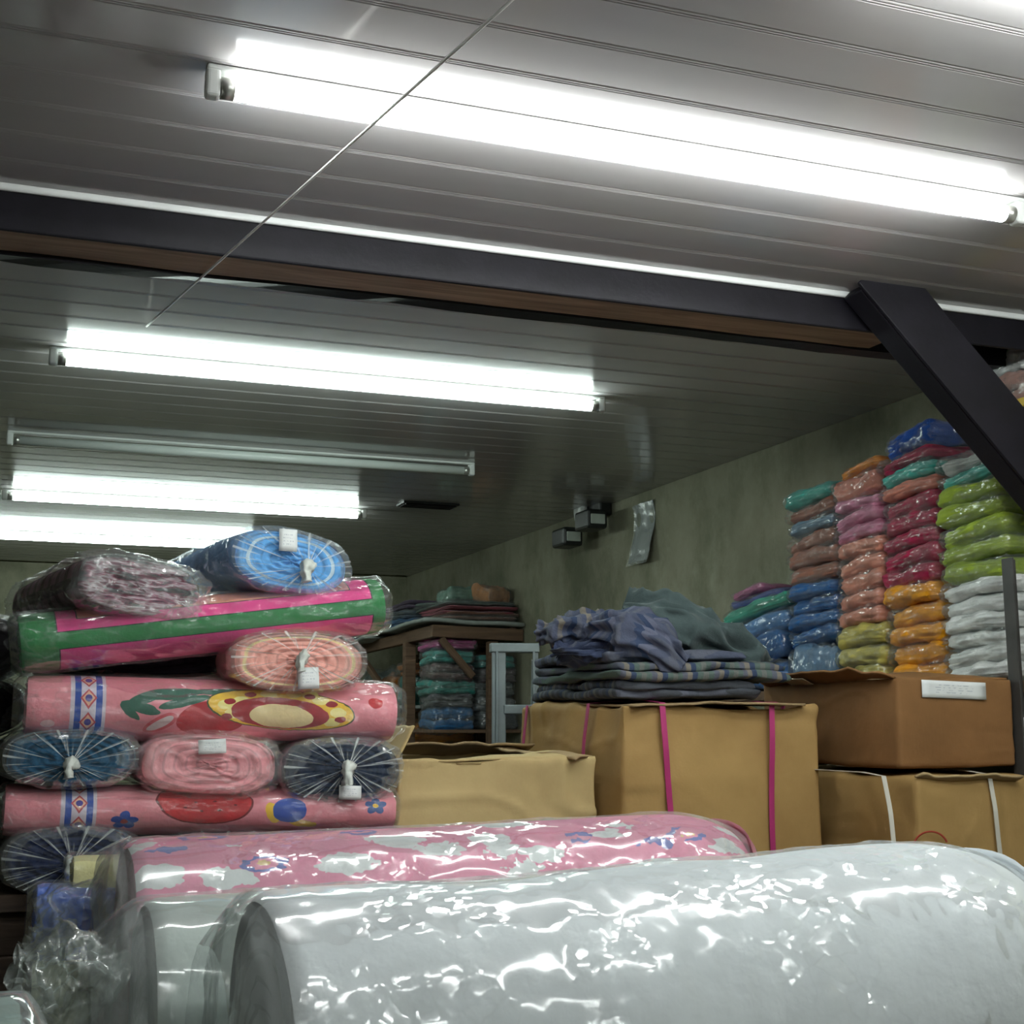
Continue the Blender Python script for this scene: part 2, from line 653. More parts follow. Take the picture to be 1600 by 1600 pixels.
def wall_mesh(name, a, b, z0, z1, thick_dir):
    a, b = Vector(a), Vector(b)
    t = Vector(thick_dir)
    v = []
    for p in (a, b, b + t, a + t):
        v += [(p.x, p.y, z0), (p.x, p.y, z1)]
    f = [(0, 2, 3, 1), (2, 4, 5, 3), (4, 6, 7, 5), (6, 0, 1, 7), (1, 3, 5, 7), (0, 6, 4, 2)]
    return struct(build(name, v, f, M['concrete'], smooth=False))


struct(box('floor', LX, WX, RY, BY, -0.1, 0, M['floor'], bev=0))
wall_mesh('wall_right', (WX, RY, 0), (WX, BY, 0), 0, CEIL + 0.08, (0.12, 0, 0))
wall_mesh('wall_back', (LX, BY, 0), (WX, BY, 0), 0, CEIL + 0.08, (0, 0.12, 0))
wall_mesh('wall_left', (LX, RY, 0), (LX, BY, 0), 0, CEIL + 0.08, (-0.12, 0, 0))
wall_mesh('wall_front', (LX, RY, 0), (WX, RY, 0), 0, CEIL + 0.08, (0, -0.12, 0))
ceil = struct(box('ceiling', LX, WX, RY, BY, CEIL + 0.012, CEIL + 0.08, M['ceil'], bev=0))
# ceiling boards: each one flat with fine beads along its joint
PW = 0.0985
prof = [(0, 0.0010), (0.0012, 0.0005), (0.003, 0.0), (0.0052, 0.0), (0.0066, 0.0014), (0.008, 0.0), (0.0098, 0.0), (0.0112, 0.0014), (0.0126, 0.0), (PW - 0.0015, 0.0), (PW, 0.0010)]


def panel_mesh():
    v, f = [], []
    for x in (LX + 0.002, WX - 0.002):
        v += [(x, y, z) for y, z in prof]
    n = len(prof)
    for i in range(n - 1):
        f.append((i, i + 1, n + i + 1, n + i))
    me = bpy.data.meshes.new('ceiling_board')
    me.from_pydata(v, [], f)
    me.materials.append(M['ceil'])
    me.update()
    return me


pm = panel_mesh()
ys = []
y = BEAMY - 0.006
while y - PW > RY:
    y -= PW
    ys.append(y)
y = BEAMY + 0.16
while y + PW < BY:
    ys.append(y)
    y += PW
for y in ys:
    o = bpy.data.objects.new('ceiling_board', pm)
    C.objects.link(o)
    o.parent = ceil
    o.location = (0, y, CEIL)

# white edge strip at the end of the near ceiling
v, f, u = boxpart(LX, WX, BEAMY - 0.006, BEAMY + 0.004, CEIL - 0.010, CEIL + 0.012)
tr = struct(bevel_mesh(build('trim_1', v, f, M['trimwhite'], smooth=False), 0.004, 3))

# beam of dark steel with a raw timber below it
bt = thing('ceiling_beam', 'dark painted beam with a raw timber strip under the white ceiling edge', 'beam', (0, BEAMY, CEIL))
box('beam_face', LX, WX, 0.004, 0.014, -0.068, 0.011, M['darkpaint'], bt, 0.003)


def plank(name, x0, x1, y0, y1, z0, z1, mat, parent, seed, amp=0.004, n=80):
    """long board with a chipped lower edge"""
    v, f = [], []
    for i in range(n + 1):
        x = x0 + (x1 - x0) * i / n
        k = float(fbm(np.array([x * 3.0, 0.3, 0.7]), seed, 4)) * amp
        k2 = float(fbm(np.array([x * 5.0, 4.3, 0.7]), seed + 3, 4)) * amp
        v += [(x, y0 + k2, z0 + k), (x, y0, z1), (x, y1, z1), (x, y1 + k, z0 + k2)]
    for i in range(n):
        a, b = i * 4, i * 4 + 4
        for j in range(4):
            f.append((a + j, a + (j + 1) % 4, b + (j + 1) % 4, b + j))
    f += [(0, 1, 2, 3), (n * 4 + 3, n * 4 + 2, n * 4 + 1, n * 4)]
    return build(name, v, f, mat, parent, smooth=False)


plank('timber_strip', LX, 1.55, 0.014, 0.108, -0.066, 0.011, M['rawwood'], bt, 3, 0.003)
plank('rear_batten', LX, WX, 0.108, 0.15, -0.07, 0.011, M['darkpaint'], bt, 8, 0.004)

# diagonal brace to the wall post
brc = thing('diagonal_brace', 'dark diagonal brace running from the beam down to the wall post', 'brace', (1.45, BEAMY - 0.05, CAMZ + 0.7))
a = Vector((1.442, BEAMY - 0.035, CAMZ + 0.80)) - brc.location
b = Vector((2.037, BEAMY - 0.035, CAMZ + 0.215)) - brc.location
beam('brace_bar', a, b, 0.055, 0.075, M['darkpaint'], brc)
beam('brace_flange', a + Vector((0.0, -0.034, 0.02)), b + Vector((0.0, -0.034, 0.02)), 0.008, 0.105, M['darkpaint'], brc, 0.002)
pst = tag(box('wall_post', 1.99, WX - 0.002, BEAMY - 0.085, BEAMY - 0.012, 0, CEIL - 0.05, M['darkpaint'], bev=0.004),
          'dark steel post standing against the right wall under the beam', 'post')

# taut cord under the ceiling
n1 = P(240, 500, Z=CAMZ + 0.712)
n2 = P(838, -34, Z=CAMZ + 0.712)
n3 = Vector((n2.x, n2.y - 0.02, CEIL - 0.002))
n0 = P(229, 510, Z=CEIL - 0.002)


def tube_path(pts, r, ns=8):
    V, F = [], []
    pts = [Vector(p) for p in pts]
    for i, p in enumerate(pts):
        d = (pts[min(i + 1, len(pts) - 1)] - pts[max(i - 1, 0)]).normalized()
        s = d.cross(Vector((0.13, 0.21, 1))).normalized()
        t = d.cross(s)
        for k in range(ns):
            V.append(p + (s * math.cos(2 * math.pi * k / ns) + t * math.sin(2 * math.pi * k / ns)) * r)
    for i in range(len(pts) - 1):
        for k in range(ns):
            F.append((i * ns + k, i * ns + (k + 1) % ns, (i + 1) * ns + (k + 1) % ns, (i + 1) * ns + k))
    F.append(tuple(range(ns))[::-1])
    F.append(tuple((len(pts) - 1) * ns + k for k in range(ns)))
    return V, F


V_, F_ = tube_path([n0] + [n1 + (n2 - n1) * k / 12 for k in range(13)] + [n3], 0.0019)
tag(build('taut_string', V_, F_, M['cord']), 'thin pale string stretched below the ceiling past the beam', 'string')


# ------------------------------------------------------------------ fluorescent lamps
def lamp(x0, x1, y, lit, label):
    t = thing('fluorescent_lamp', label, 'lamp', ((x0 + x1) / 2, y, CEIL), group=None)
    L = (x1 - x0) / 2
    # channel on the ceiling
    v, f, u = boxpart(-L - 0.012, L + 0.012, -0.012, 0.012, -0.007, 0.0)
    bevel_mesh(build('batten', v, f, M['white'], t, smooth=False), 0.003, 3)
    for s in (-1, 1):
        v, f, u = boxpart(s * (L + 0.004) - 0.009, s * (L + 0.004) + 0.009, -0.011, 0.011, -0.04, -0.003)
        h = bevel_mesh(build('lamp_holder', v, f, M['white'], t, smooth=False), 0.005, 3)
        V, F = tube_path([(s * (L - 0.006), 0, TUBEZ - CEIL), (s * (L - 0.022), 0, TUBEZ - CEIL)], 0.0132, 20)
        build('end_cap', V, F, M['cap'], t)
    V, F = tube_path([(-L + 0.02, 0, TUBEZ - CEIL), (L - 0.02, 0, TUBEZ - CEIL)], 0.013, 20)
    build('tube', V, F, (M['tube_near'] if y < 2 else M['tube']) if lit else M['glasswhite'], t)
    return t


lamp(0.2, 1.4, -0.75, True, 'added fill tube lamp, out of view, over the passage by the front wall')  # unseen tube behind the camera, added to light the roll fronts
lamp(0.2, 1.4, 0.42, True, 'added fill tube lamp, out of view, third in front of the dark beam')  # second added tube, above the camera, fill light for the foreground
lamp(0.80, 2.0, 1.05, True, 'lit fluorescent tube lamp hung second in front of the dark beam')
lamp(0.205, 1.405, 1.575, True, 'lit fluorescent tube lamp nearest the front of the dark beam')
lamp(0.07, 1.33, 2.95, True, 'lit fluorescent tube lamp first behind the dark beam')
lamp(-0.01, 1.31, 3.87, False, 'unlit fluorescent tube lamp between two lit ones')
lamp(-0.02, 1.225, 4.86, True, 'lit fluorescent tube lamp just behind the unlit tube')
lamp(-0.20, 1.02, 5.93, True, 'lit fluorescent tube lamp nearest the back wall')


# ------------------------------------------------------------------ wrapped fabric rolls
def frame(A, B, twist=0.0):
    A, B = Vector(A), Vector(B)
    x = (B - A).normalized()
    y = Vector((0, 0, 1)).cross(x).normalized()
    z = x.cross(y)
    if twist:
        y, z = y * math.cos(twist) + z * math.sin(twist), z * math.cos(twist) - y * math.sin(twist)
    m = Matrix((x, y, z)).transposed().to_4x4()
    return m


def perim(wd, ht):
    t = np.linspace(0, 2 * np.pi, 200)
    a, b = sup(t, 2.5)
    return float(np.sum(np.hypot(np.diff(a * wd / 2), np.diff(b * ht / 2))))


def tag_sheet(name, parent, x, cy, cz, wd, ht, rot=0.0, mat=None):
    """paper slip lying on an end face (local plane x = const)"""
    def fn(U, V):
        a, b = (U - 0.5) * wd, (V - 0.5) * ht
        c, s = math.cos(rot), math.sin(rot)
        q = np.zeros(U.shape + (3,))
        q[..., 1] = cy - (a * c - b * s)
        q[..., 2] = cz + a * s + b * c
        q[..., 0] = x - 0.002 * np.sin(U * 3.1) - 0.0015 * np.sin(V * 5)
        return q
    v, f, u = grid(fn, 4, 4)
    o = build(name, v, f, mat or M['paper'], parent, u)
    m = o.modifiers.new('thick', 'SOLIDIFY')
    m.thickness = 0.0006
    return o


def roll(label, A, B, wd, ht, fab, endmat, twist=0.0, cat='fabric roll', group=None, name='fabric_roll', n=2.5, filmmat='film',
         knots=('A',), koff=(0.0, 0.0), tags=(), layers=6, ext=0.012, crinkle=0.0025, seed=1, sag=0.0, nl=60, nc=56, open_end=None, lump=0.002, shrink=0.35, rfreq=(6, 12), caps=(), rimB=0.0):
    A, B = Vector(A), Vector(B)
    L = (B - A).length
    m = frame(A, B, twist)
    m.translation = A + (B - A) / 2 - Vector((0, 0, ht / 2))
    t = thing(name, label, cat, matrix=m, group=group)
    H2 = ht / 2
    per = perim(wd, ht)

    def section(V):
        th = (V - 0.5) * 2 * np.pi
        a, b = sup(th, n)
        return -a * wd / 2, b * ht / 2

    def body(U, V):
        y, z = section(V)
        x = (U - 0.5) * L
        p = np.stack([x, y, z], -1)
        k = 1 + fbm(np.stack([x * 5, y * 6, z * 6], -1), seed, 2) * lump / (ht / 2)
        rim = 1 - 0.05 * np.clip((np.abs(U - 0.5) * 2 - 0.96) / 0.04, 0, 1) ** 2 - np.clip((U - 1 + 2.2 * rimB) / (2.2 * rimB + 1e-6), 0, 1) ** 2.6 * rimB * 2.6
        p[..., 1] *= k * rim
        p[..., 2] = p[..., 2] * k * rim + H2
        return p
    v, f, u = grid(body, nl, nc, wrapv=True)
    u = np.stack([u[:, 0] * L, (u[:, 1] - 0.5) * per], 1)
    build('fabric_body', v, f[:, ::-1], fab, t, u.reshape(-1, 4, 2)[:, ::-1].reshape(-1, 2))

    def coil(sgn):
        def fn(U, V):
            y, z = section(V)
            ph = U * layers + V
            d = 0.003 * np.abs(np.sin(np.pi * ph)) * (U < 0.97) + 0.004 * fbm(np.stack([U * 9, np.cos(V * 6.28) * 3, np.sin(V * 6.28) * 3], -1), seed + 2, 2)
            rr = U * 0.95
            return np.stack([sgn * (L / 2 - 0.003 + d - 0.004 * (U > 0.96)), y * rr * (1 + 0.02 * np.sin(V * 30)), z * rr + H2], -1)
        v, f, u = grid(fn, layers * 6, 56, wrapv=True)
        if sgn > 0:
            f = f[:, ::-1]
            u = u.reshape(-1, 4, 2)[:, ::-1].reshape(-1, 2)
        build('coil_end', v, f, endmat, t, u)
    coil(-1)
    coil(1)

    # plastic sleeve
    def sleeve(U, V):
        y, z = section(V)
        x = (U - 0.5) * (L + 2 * ext)
        over = np.clip((np.abs(x) - L / 2) / max(ext, 1e-4), 0, 1)
        sc = 1 - shrink * over ** 1.5 - np.clip((x / L - 0.5 + 2.2 * rimB) / (2.2 * rimB + 1e-6), 0, 1) ** 2.6 * rimB * 2.3
        q = np.stack([U * rfreq[0], np.cos(V * 6.283) * rfreq[1] / 6.283 + 3, np.sin(V * 6.283) * rfreq[1] / 6.283], -1)
        r = (ridged(q, seed + 4, 3)) * crinkle * (1 + 3 * over)
        k = 1 + (0.0018 + np.maximum(r, -0.001)) / (ht / 2) + fbm(np.stack([x * 5, y * 6, z * 6], -1), seed, 2) * lump / (ht / 2)
        zz = z * k * sc + H2
        return np.stack([x, y * k * sc, zz], -1)
    v, f, u = grid(sleeve, nl + 20, nc + 16, wrapv=True)
    wrap = build('plastic_sleeve', v, f[:, ::-1], M[filmmat], t, u.reshape(-1, 4, 2)[:, ::-1].reshape(-1, 2))

    for e in ('A', 'B'):
        if e not in knots:
            continue
        sg = -1 if e == 'A' else 1
        ky, kz = koff

        def gather(U, V):
            y, z = section(V)
            r = 1 - U * 0.955
            pl = np.sin(V * 2 * np.pi * 31 + 3 * np.sin(V * 17)) * 0.5 + np.sin(V * 2 * np.pi * 19 + seed) * 0.5
            x = L / 2 + 0.007 + 0.012 * U ** 2 + pl * 0.0035 * np.sin(np.pi * np.clip(U * 1.05, 0, 1)) ** 0.7
            k = 1 + 0.015 * (1 - U)
            return np.stack([sg * x, y * r * k + ky * U, z * r * k + kz * U + H2], -1)
        v, f, u = grid(gather, 14, 180, wrapv=True)
        if sg < 0:
            f = f[:, ::-1]
            u = u.reshape(-1, 4, 2)[:, ::-1].reshape(-1, 2)
        g = build('gathered_end', v, f, M['film_end'], wrap, u)
        x0 = sg * (L / 2 + 0.016)
        kk = min(ht, 0.12)
        v, f, u = sweep([(x0 - sg * 0.004, ky, kz + H2), (x0 + sg * 0.008, ky, kz + H2 - 0.001), (x0 + sg * 0.014, ky - 0.004 * sg, kz + H2 - 0.08 * kk), (x0 + sg * 0.016, ky + 0.003, kz + H2 - 0.26 * kk)],
                        [(0.08 * kk, 0.08 * kk), (0.12 * kk, 0.115 * kk), (0.075 * kk, 0.075 * kk), (0.14 * kk, 0.05 * kk)], 20, 14, amp=0.004, freq=120, seed=seed, ridge=0.002, rfreq=(2, 12), up=(0, 1, 0.2))
        build('knot', v, f, M['knot'], wrap, u)
    for e in caps:
        sg = -1 if e == 'A' else 1

        def cap(U, V):
            y, z = section(V)
            q = np.stack([np.cos(V * 6.283) * U * 2.2, np.sin(V * 6.283) * U * 2.2, U * 0 + seed], -1)
            x = L / 2 + 0.008 + ext * 0.75 * np.clip(1 - (U * 0.98) ** 6, 0, 1) * 0.6 + 0.006 * ridged(q, seed + 3, 3) * (U < 0.98)
            k = 1.03 * U * (1 - 0.04 * (U > 0.95))
            return np.stack([sg * x, y * k, z * k + H2], -1)
        v, f, u = grid(cap, 26, 80, wrapv=True)
        build('sleeve_end', v, f if sg < 0 else f[:, ::-1], M[filmmat], wrap)
    for (cy, cz, tw, th, rot) in tags:
        tag_sheet('paper_tag', t, -(L / 2 + 0.013), cy, cz + H2, tw, th, rot)
    return t


def coil_mat(name, c, ring=None, dark=0.6, layers=6):
    t = NT(name)
    uv = t.coords('UV')
    x, y, z = t.xyz(uv)
    ph = t.m('FRACT', t.m('ADD', t.m('MULTIPLY', x, float(layers)), y))
    n = t.noise(t.scale(uv, (10, 14, 1)), 2, 3)
    edge = t.m('LESS_THAN', ph, 0.22)
    cc = t.mix(t.m('MULTIPLY', edge, 0.7), c, tuple(k * dark for k in c[:3]) + (1,))
    cc = t.mix(t.m('MULTIPLY', n, 0.4), cc, tuple(min(1, k * 1.5 + 0.02) for k in c[:3]) + (1,))
    if ring:
        cc = t.mix(t.rect(x, y, ring[0], ring[1], -1, 2), cc, ring[2])
    t.link(cc, t.bsdf.inputs['Base Color'])
    t.bsdf.inputs['Roughness'].default_value = 0.95
    t.bsdf.inputs['Specular IOR Level'].default_value = 0.1
    t.link(t.bump(t.noise(t.coords(), 120, 3), 0.4, 0.004), t.bsdf.inputs['Normal'])
    return t.mat


PINK = col(228, 140, 152)
PINKD = col(196, 62, 82)
NAVY = (0.012, 0.02, 0.065, 1)
WHITE = (0.72, 0.75, 0.75, 1)
BLUE = col(30, 70, 165)
GREEN = (0.008, 0.19, 0.04, 1)
YEL = col(236, 190, 50)
RED = col(190, 30, 40)
CREAM = col(236, 214, 160)


def print_mat(name, base, s, fnc):
    """flat print; fnc(t, X, Y, c) paints shapes, X/Y in units of s metres"""
    t = NT(name)
    uv = t.coords('UV')
    x, y, z = t.xyz(uv)
    wob = t.m('MULTIPLY', t.m('SUBTRACT', t.noise(t.scale(uv, (60, 60, 1)), 1.0, 2), 0.5), 5.0)
    X = t.m('ADD', t.m('DIVIDE', x, s), wob)
    Y = t.m('ADD', t.m('DIVIDE', y, s), wob)
    c = fnc(t, X, Y, base, t.m('DIVIDE', x, s), t.m('DIVIDE', y, s))
    n = t.noise(t.coords(), 25, 3)
    c = t.mix(1.0, c, t.ramp(n, [(0.3, (0.88,) * 3), (0.7, (1.08,) * 3)]), 'MULTIPLY')
    t.link(c, t.bsdf.inputs['Base Color'])
    t.bsdf.inputs['Roughness'].default_value = 0.9
    t.bsdf.inputs['Specular IOR Level'].default_value = 0.12
    t.link(t.bump(t.noise(t.coords(), 170, 3), 0.3, 0.003), t.bsdf.inputs['Normal'])
    return t.mat


def border_band(t, c, X, Y, x0, sx, sy):
    """white braid with blue stripes and red diamonds"""
    c = t.mix(t.rect(sx, sy, x0, x0 + 50, -400, 400), c, col(214, 200, 214))
    c = t.mix(t.rect(sx, sy, x0 + 6, x0 + 15, -400, 400), c, BLUE)
    c = t.mix(t.rect(sx, sy, x0 + 36, x0 + 45, -400, 400), c, BLUE)
    fy = t.m('SUBTRACT', t.m('MULTIPLY', t.m('FRACT', t.m('DIVIDE', t.m('ADD', sy, 400.0), 44.0)), 44.0), 22.0)
    c = t.mix(t.diam(sx, fy, x0 + 25.5, 0.0, 12, 20), c, col(190, 70, 80))
    c = t.mix(t.diam(sx, fy, x0 + 25.5, 0.0, 9, 15), c, col(232, 176, 150))
    c = t.mix(t.ell(sx, fy, x0 + 25.5, 0.0, 5, 7), c, col(70, 60, 150))
    return c


def flower(t, c, X, Y, cx, cy, r, colr, eye):
    for k in range(5):
        a = k * 2 * math.pi / 5 + 0.3
        c = t.mix(t.ell(X, Y, cx + r * 0.62 * math.cos(a), cy + r * 0.62 * math.sin(a), r * 0.5, r * 0.42, a), c, colr)
    return t.mix(t.ell(X, Y, cx, cy, r * 0.3, r * 0.3), c, eye)


def berry_print(t, X, Y, c, sx, sy):
    c = border_band(t, c, X, Y, 60, sx, sy)
    for (cx, cy, rx, ry, ro) in [(170, 22, 34, 11, 0.5), (205, 30, 45, 13, 0.15), (160, 2, 30, 9, -0.3), (225, 14, 40, 9, 0.3), (145, -6, 20, 6, -0.8), (280, 38, 50, 8, 0.05)]:
        c = t.mix(t.ell(X, Y, cx, cy, rx, ry, ro), c, col(36, 92, 74))
    c = t.mix(t.ell(X, Y, 190, -28, 30, 14, 0.7), c, col(200, 80, 90))
    c = t.mix(t.ell(X, Y, 190, -28, 24, 8, 0.7), c, col(222, 205, 205))
    c = t.mix(t.ell(X, Y, 265, -20, 52, 36, 0.15), c, col(176, 30, 44))
    c = t.mix(t.ell(X, Y, 372, 2, 116, 42, -0.12), c, col(60, 70, 30))
    c = t.mix(t.ell(X, Y, 372, 2, 113, 40, -0.12), c, YEL)
    for (dx, dy) in [(-75, -8), (-62, 16), (-20, 32), (20, 33), (60, 18), (88, -5), (80, -24), (-85, 8), (45, 30)]:
        c = t.mix(t.ell(X, Y, 372 + dx, 2 + dy, 13, 9), c, col(240, 226, 140))
    for (dx, dy) in [(-80, 14), (-48, 30), (44, 26), (78, 10), (92, -18), (-84, -14)]:
        c = t.mix(t.ell(X, Y, 372 + dx, 2 + dy, 9, 6), c, col(150, 20, 34))
    c = t.mix(t.ell(X, Y, 370, -6, 76, 31, -0.1), c, col(158, 30, 42))
    c = t.mix(t.ell(X, Y, 372, -12, 50, 23, -0.1), c, CREAM)
    c = t.mix(t.ell(X, Y, 520, 16, 12, 10, -0.5), c, RED)
    c = t.mix(t.ell(X, Y, 30, -30, 10, 8), c, col(235, 190, 195))
    return c


def berry_print_low(t, X, Y, c, sx, sy):
    c = border_band(t, c, X, Y, 76, sx, sy)
    c = flower(t, c, X, Y, 166, -18, 18, BLUE, col(150, 30, 40))
    c = t.mix(t.ell(X, Y, 282, 22, 72, 48, -0.1), c, col(120, 18, 30))
    c = t.mix(t.ell(X, Y, 282, 23, 69, 46, -0.1), c, col(196, 36, 44))
    for (dx, dy) in [(-30, -8), (-5, -14), (22, -12), (45, -2), (-14, 4), (14, 6)]:
        c = t.mix(t.ell(X, Y, 282 + dx, 16 + dy, 3, 2), c, col(110, 16, 24))
    c = t.mix(t.ell(X, Y, 384, -2, 10, 22, 0.25), c, YEL)
    c = t.mix(t.ell(X, Y, 432, -26, 22, 9, -0.2), c, YEL)
    c = t.mix(t.ell(X, Y, 410, 4, 26, 26, 0.2), c, BLUE)
    c = flower(t, c, X, Y, 545, 12, 16, col(60, 90, 150), YEL)
    return c


def frame_print(t, X, Y, c, sx, sy):
    K = col(18, 30, 18)
    c = t.mix(t.rect(sx, sy, 50, 532, 9, 400), c, K)
    c = t.mix(t.rect(sx, sy, 52, 530, 11, 400), c, col(226, 62, 140))
    c = t.mix(t.rect(sx, sy, 80, 500, 37, 400), c, K)
    c = t.mix(t.rect(sx, sy, 82, 498, 39, 400), c, col(228, 150, 130))
    c = t.mix(t.rect(sx, sy, 52, 532, -400, -21), c, K)
    c = t.mix(t.rect(sx, sy, 54, 530, -400, -23), c, col(206, 50, 128))
    return c


def floral_print(t, X, Y, c, sx, sy):
    uv = t.coords('UV')
    vo = t.new('ShaderNodeTexVoronoi')
    vo.inputs['Scale'].default_value = 12.0
    wv = t.new('ShaderNodeVectorMath', operation='ADD')
    nz = t.new('ShaderNodeTexNoise')
    nz.inputs['Scale'].default_value = 60
    t.link(uv, nz.inputs['Vector'])
    sc = t.new('ShaderNodeVectorMath', operation='SCALE')
    t.link(nz.outputs['Color'], sc.inputs[0])
    sc.inputs['Scale'].default_value = 0.03
    t.link(t.scale(uv, (0.75, 1.35, 1)), wv.inputs[0])
    t.link(sc.outputs[0], wv.inputs[1])
    t.link(wv.outputs[0], vo.inputs['Vector'])
    c = t.mix(t.m('LESS_THAN', vo.outputs['Distance'], 0.37), c, WHITE)
    v2 = t.new('ShaderNodeTexVoronoi')
    v2.inputs['Scale'].default_value = 9.5
    mp = t.scale(uv, (0.9, 1.5, 1))
    ad = t.new('ShaderNodeVectorMath', operation='ADD')
    t.link(wv.outputs[0], ad.inputs[0])
    ad.inputs[1].default_value = (0.37, 0.21, 0)
    t.link(ad.outputs[0], v2.inputs['Vector'])
    d = v2.outputs['Distance']
    ring = t.m('MULTIPLY', t.m('GREATER_THAN', d, 0.14), t.m('LESS_THAN', d, 0.24))
    ring = t.m('MULTIPLY', ring, t.m('GREATER_THAN', t.noise(t.scale(uv, (22, 22, 1)), 1, 1), 0.44))
    c = t.mix(ring, c, col(86, 96, 176))
    c = t.mix(t.m('LESS_THAN', d, 0.07), c, col(220, 190, 120))
    return c


def plaid_print(t, X, Y, c, sx, sy):
    a = t.m('LESS_THAN', t.m('FRACT', t.m('DIVIDE', sx, 60.0)), 0.4)
    b = t.m('LESS_THAN', t.m('FRACT', t.m('DIVIDE', sy, 60.0)), 0.4)
    c = t.mix(t.m('MULTIPLY', a, 0.7), c, col(80, 25, 45))
    return t.mix(t.m('MULTIPLY', b, 0.7), c, col(60, 20, 40))


PY = 2.15
PC = PY + 0.075


def end_roll(label, cx, cy, wpx, hpx, c, L=0.55, tw=0.0, yaw=0.0, cd=None, Y=PY, ring=None, fab=None, endmat=None, **kw):
    a = P(cx, cy, Y=Y)
    s = mpp(a)
    b = a + Vector((math.sin(yaw), math.cos(yaw), 0)) * L
    nm = '_'.join(label.split()[:3])
    return roll(label, a, b, wpx * s, hpx * s, fab or fabric('cloth_' + nm, c), endmat or coil_mat('coil_' + nm, cd or c, ring), twist=tw,
                group=None, nl=24, **kw)


def cross_roll(label, l, r, hpx, wd, fab, c, Y=PC, **kw):
    a, b = P(l[0], l[1], Y=Y), P(r[0], r[1], Y=Y)
    s = mpp((a + b) / 2)
    return roll(label, a, b, wd, hpx * s, fab, coil_mat('coil_' + '_'.join(label.split()[:3]), c), group=None, knots=(), **kw)


S = mpp(P(330, 1100, Y=PY)) * 1.03
# stack of rolls, from the bottom up
end_roll('navy fabric roll with gathered plastic end at the bottom of the roll stack', 112, 1343, 204, 102, NAVY, koff=(0.0, -0.005), seed=11)
end_roll('navy fabric roll mostly hidden behind the pink cloud printed roll', 335, 1338, 200, 84, NAVY, seed=12, Y=PY + 0.03)
end_roll('dark navy fabric roll low in the stack behind the pink cloud printed roll', 550, 1335, 190, 92, NAVY, seed=13, Y=PY + 0.03)
fab = print_mat('berry_print_low', PINK, S, berry_print_low)
cross_roll('pink printed roll with a red strawberry and blue patch lying crosswise', (6, 1265), (600, 1264), 74, 0.15, fab, PINK, seed=21, crinkle=0.002, n=2.3)
end_roll('teal blue fabric roll tied with a long plastic knot', 112, 1184, 200, 86, (0.012, 0.075, 0.15, 1), seed=31, koff=(0.002, -0.008))
end_roll('pink fabric roll with loosely folded end and tag between dark rolls', 325, 1195, 216, 94, PINK, seed=32, tw=0.05, knots=(),
         tags=((0.0, 0.028, 0.042, 0.022, 0.1),), layers=4, cd=col(236, 158, 164), ext=0.02, crinkle=0.003, n=2.9, caps=('A',))
end_roll('dark navy fabric roll with knotted end and paper tag beside carton', 537, 1202, 188, 98, (0.012, 0.022, 0.05, 1), seed=33, koff=(-0.002, 0.002),
         tags=((-0.008, -0.036, 0.036, 0.022, -0.05),))
fab = print_mat('berry_print', PINK, S, berry_print)
cross_roll('pink printed roll with a yellow spotted oval and green leaves', (40, 1106), (602, 1113), 94, 0.15, fab, PINK, seed=22, ext=0.02, crinkle=0.003, n=2.2)
end_roll('peach pink fabric roll with cream ring and knotted end', 468, 1033, 212, 92, col(232, 156, 144), seed=34, koff=(0.0, 0.006),
         cd=col(238, 168, 156), ring=(0.82, 0.88, CREAM), tags=((-0.012, -0.027, 0.034, 0.034, 0.05),), Y=PY - 0.01)
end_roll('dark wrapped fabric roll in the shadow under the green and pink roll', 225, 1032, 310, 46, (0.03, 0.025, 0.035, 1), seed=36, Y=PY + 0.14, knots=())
def mk_plaid_end():
    t = NT('coil_maroon_plaid')
    co = t.coords('Object')
    n = t.noise(t.scale(co, (8, 16, 90)), 1.0, 3, 0.6)
    c = t.ramp(n, [(0.36, col(40, 24, 40)), (0.46, col(120, 34, 66)), (0.52, col(210, 190, 200)), (0.6, col(150, 70, 100)), (0.68, col(70, 50, 70))])
    t.link(c, t.bsdf.inputs['Base Color'])
    t.bsdf.inputs['Roughness'].default_value = 0.95
    return t.mat


plaid_end = mk_plaid_end()
fab = print_mat('frame_print', GREEN, S, frame_print)
cross_roll('green and bright pink framed print roll lying tilted on top', (38, 1007), (590, 947), 88, 0.15, fab, GREEN, seed=23, ext=0.016, crinkle=0.0025, n=2.2)
end_roll('maroon and white plaid fabric roll in torn cloudy plastic', 213, 917, 198, 92, col(178, 120, 140), seed=35, tw=0.13, yaw=R(-9), knots=(), layers=5,
         endmat=plaid_end, ext=0.03, crinkle=0.004, filmmat='film_loose', n=2.9, caps=('A',), fab=print_mat('plaid_print', col(170, 120, 140), S, plaid_print), shrink=0.5)
end_roll('light blue fabric roll with knotted plastic end and white tag', 449, 876, 192, 96, (0.09, 0.28, 0.62, 1), seed=37, tw=0.13, yaw=R(-7), koff=(-0.022, -0.008),
         cd=(0.12, 0.36, 0.72, 1), ring=(0.72, 0.78, (0.6, 0.75, 0.85, 1)), tags=((0.014, 0.03, 0.03, 0.036, 0.12),))

# invented dark rolls, added to keep the left edge beside the stack dark
for cyy, cl in ((1006, 'added dark filler roll level with the green and pink roll'), (1104, 'added dark filler roll level with the yellow oval print'), (1204, 'added dark filler roll level with the teal roll'), (1305, 'added dark filler roll at the foot of the dark rolls left of the stack')):
    end_roll(cl, -78 if cyy < 1150 else -94, cyy, 232, 100, (0.02, 0.018, 0.02, 1), seed=int(cyy), Y=PY + 0.26, knots=())

# foreground rolls
FZ = CAMZ - 0.50


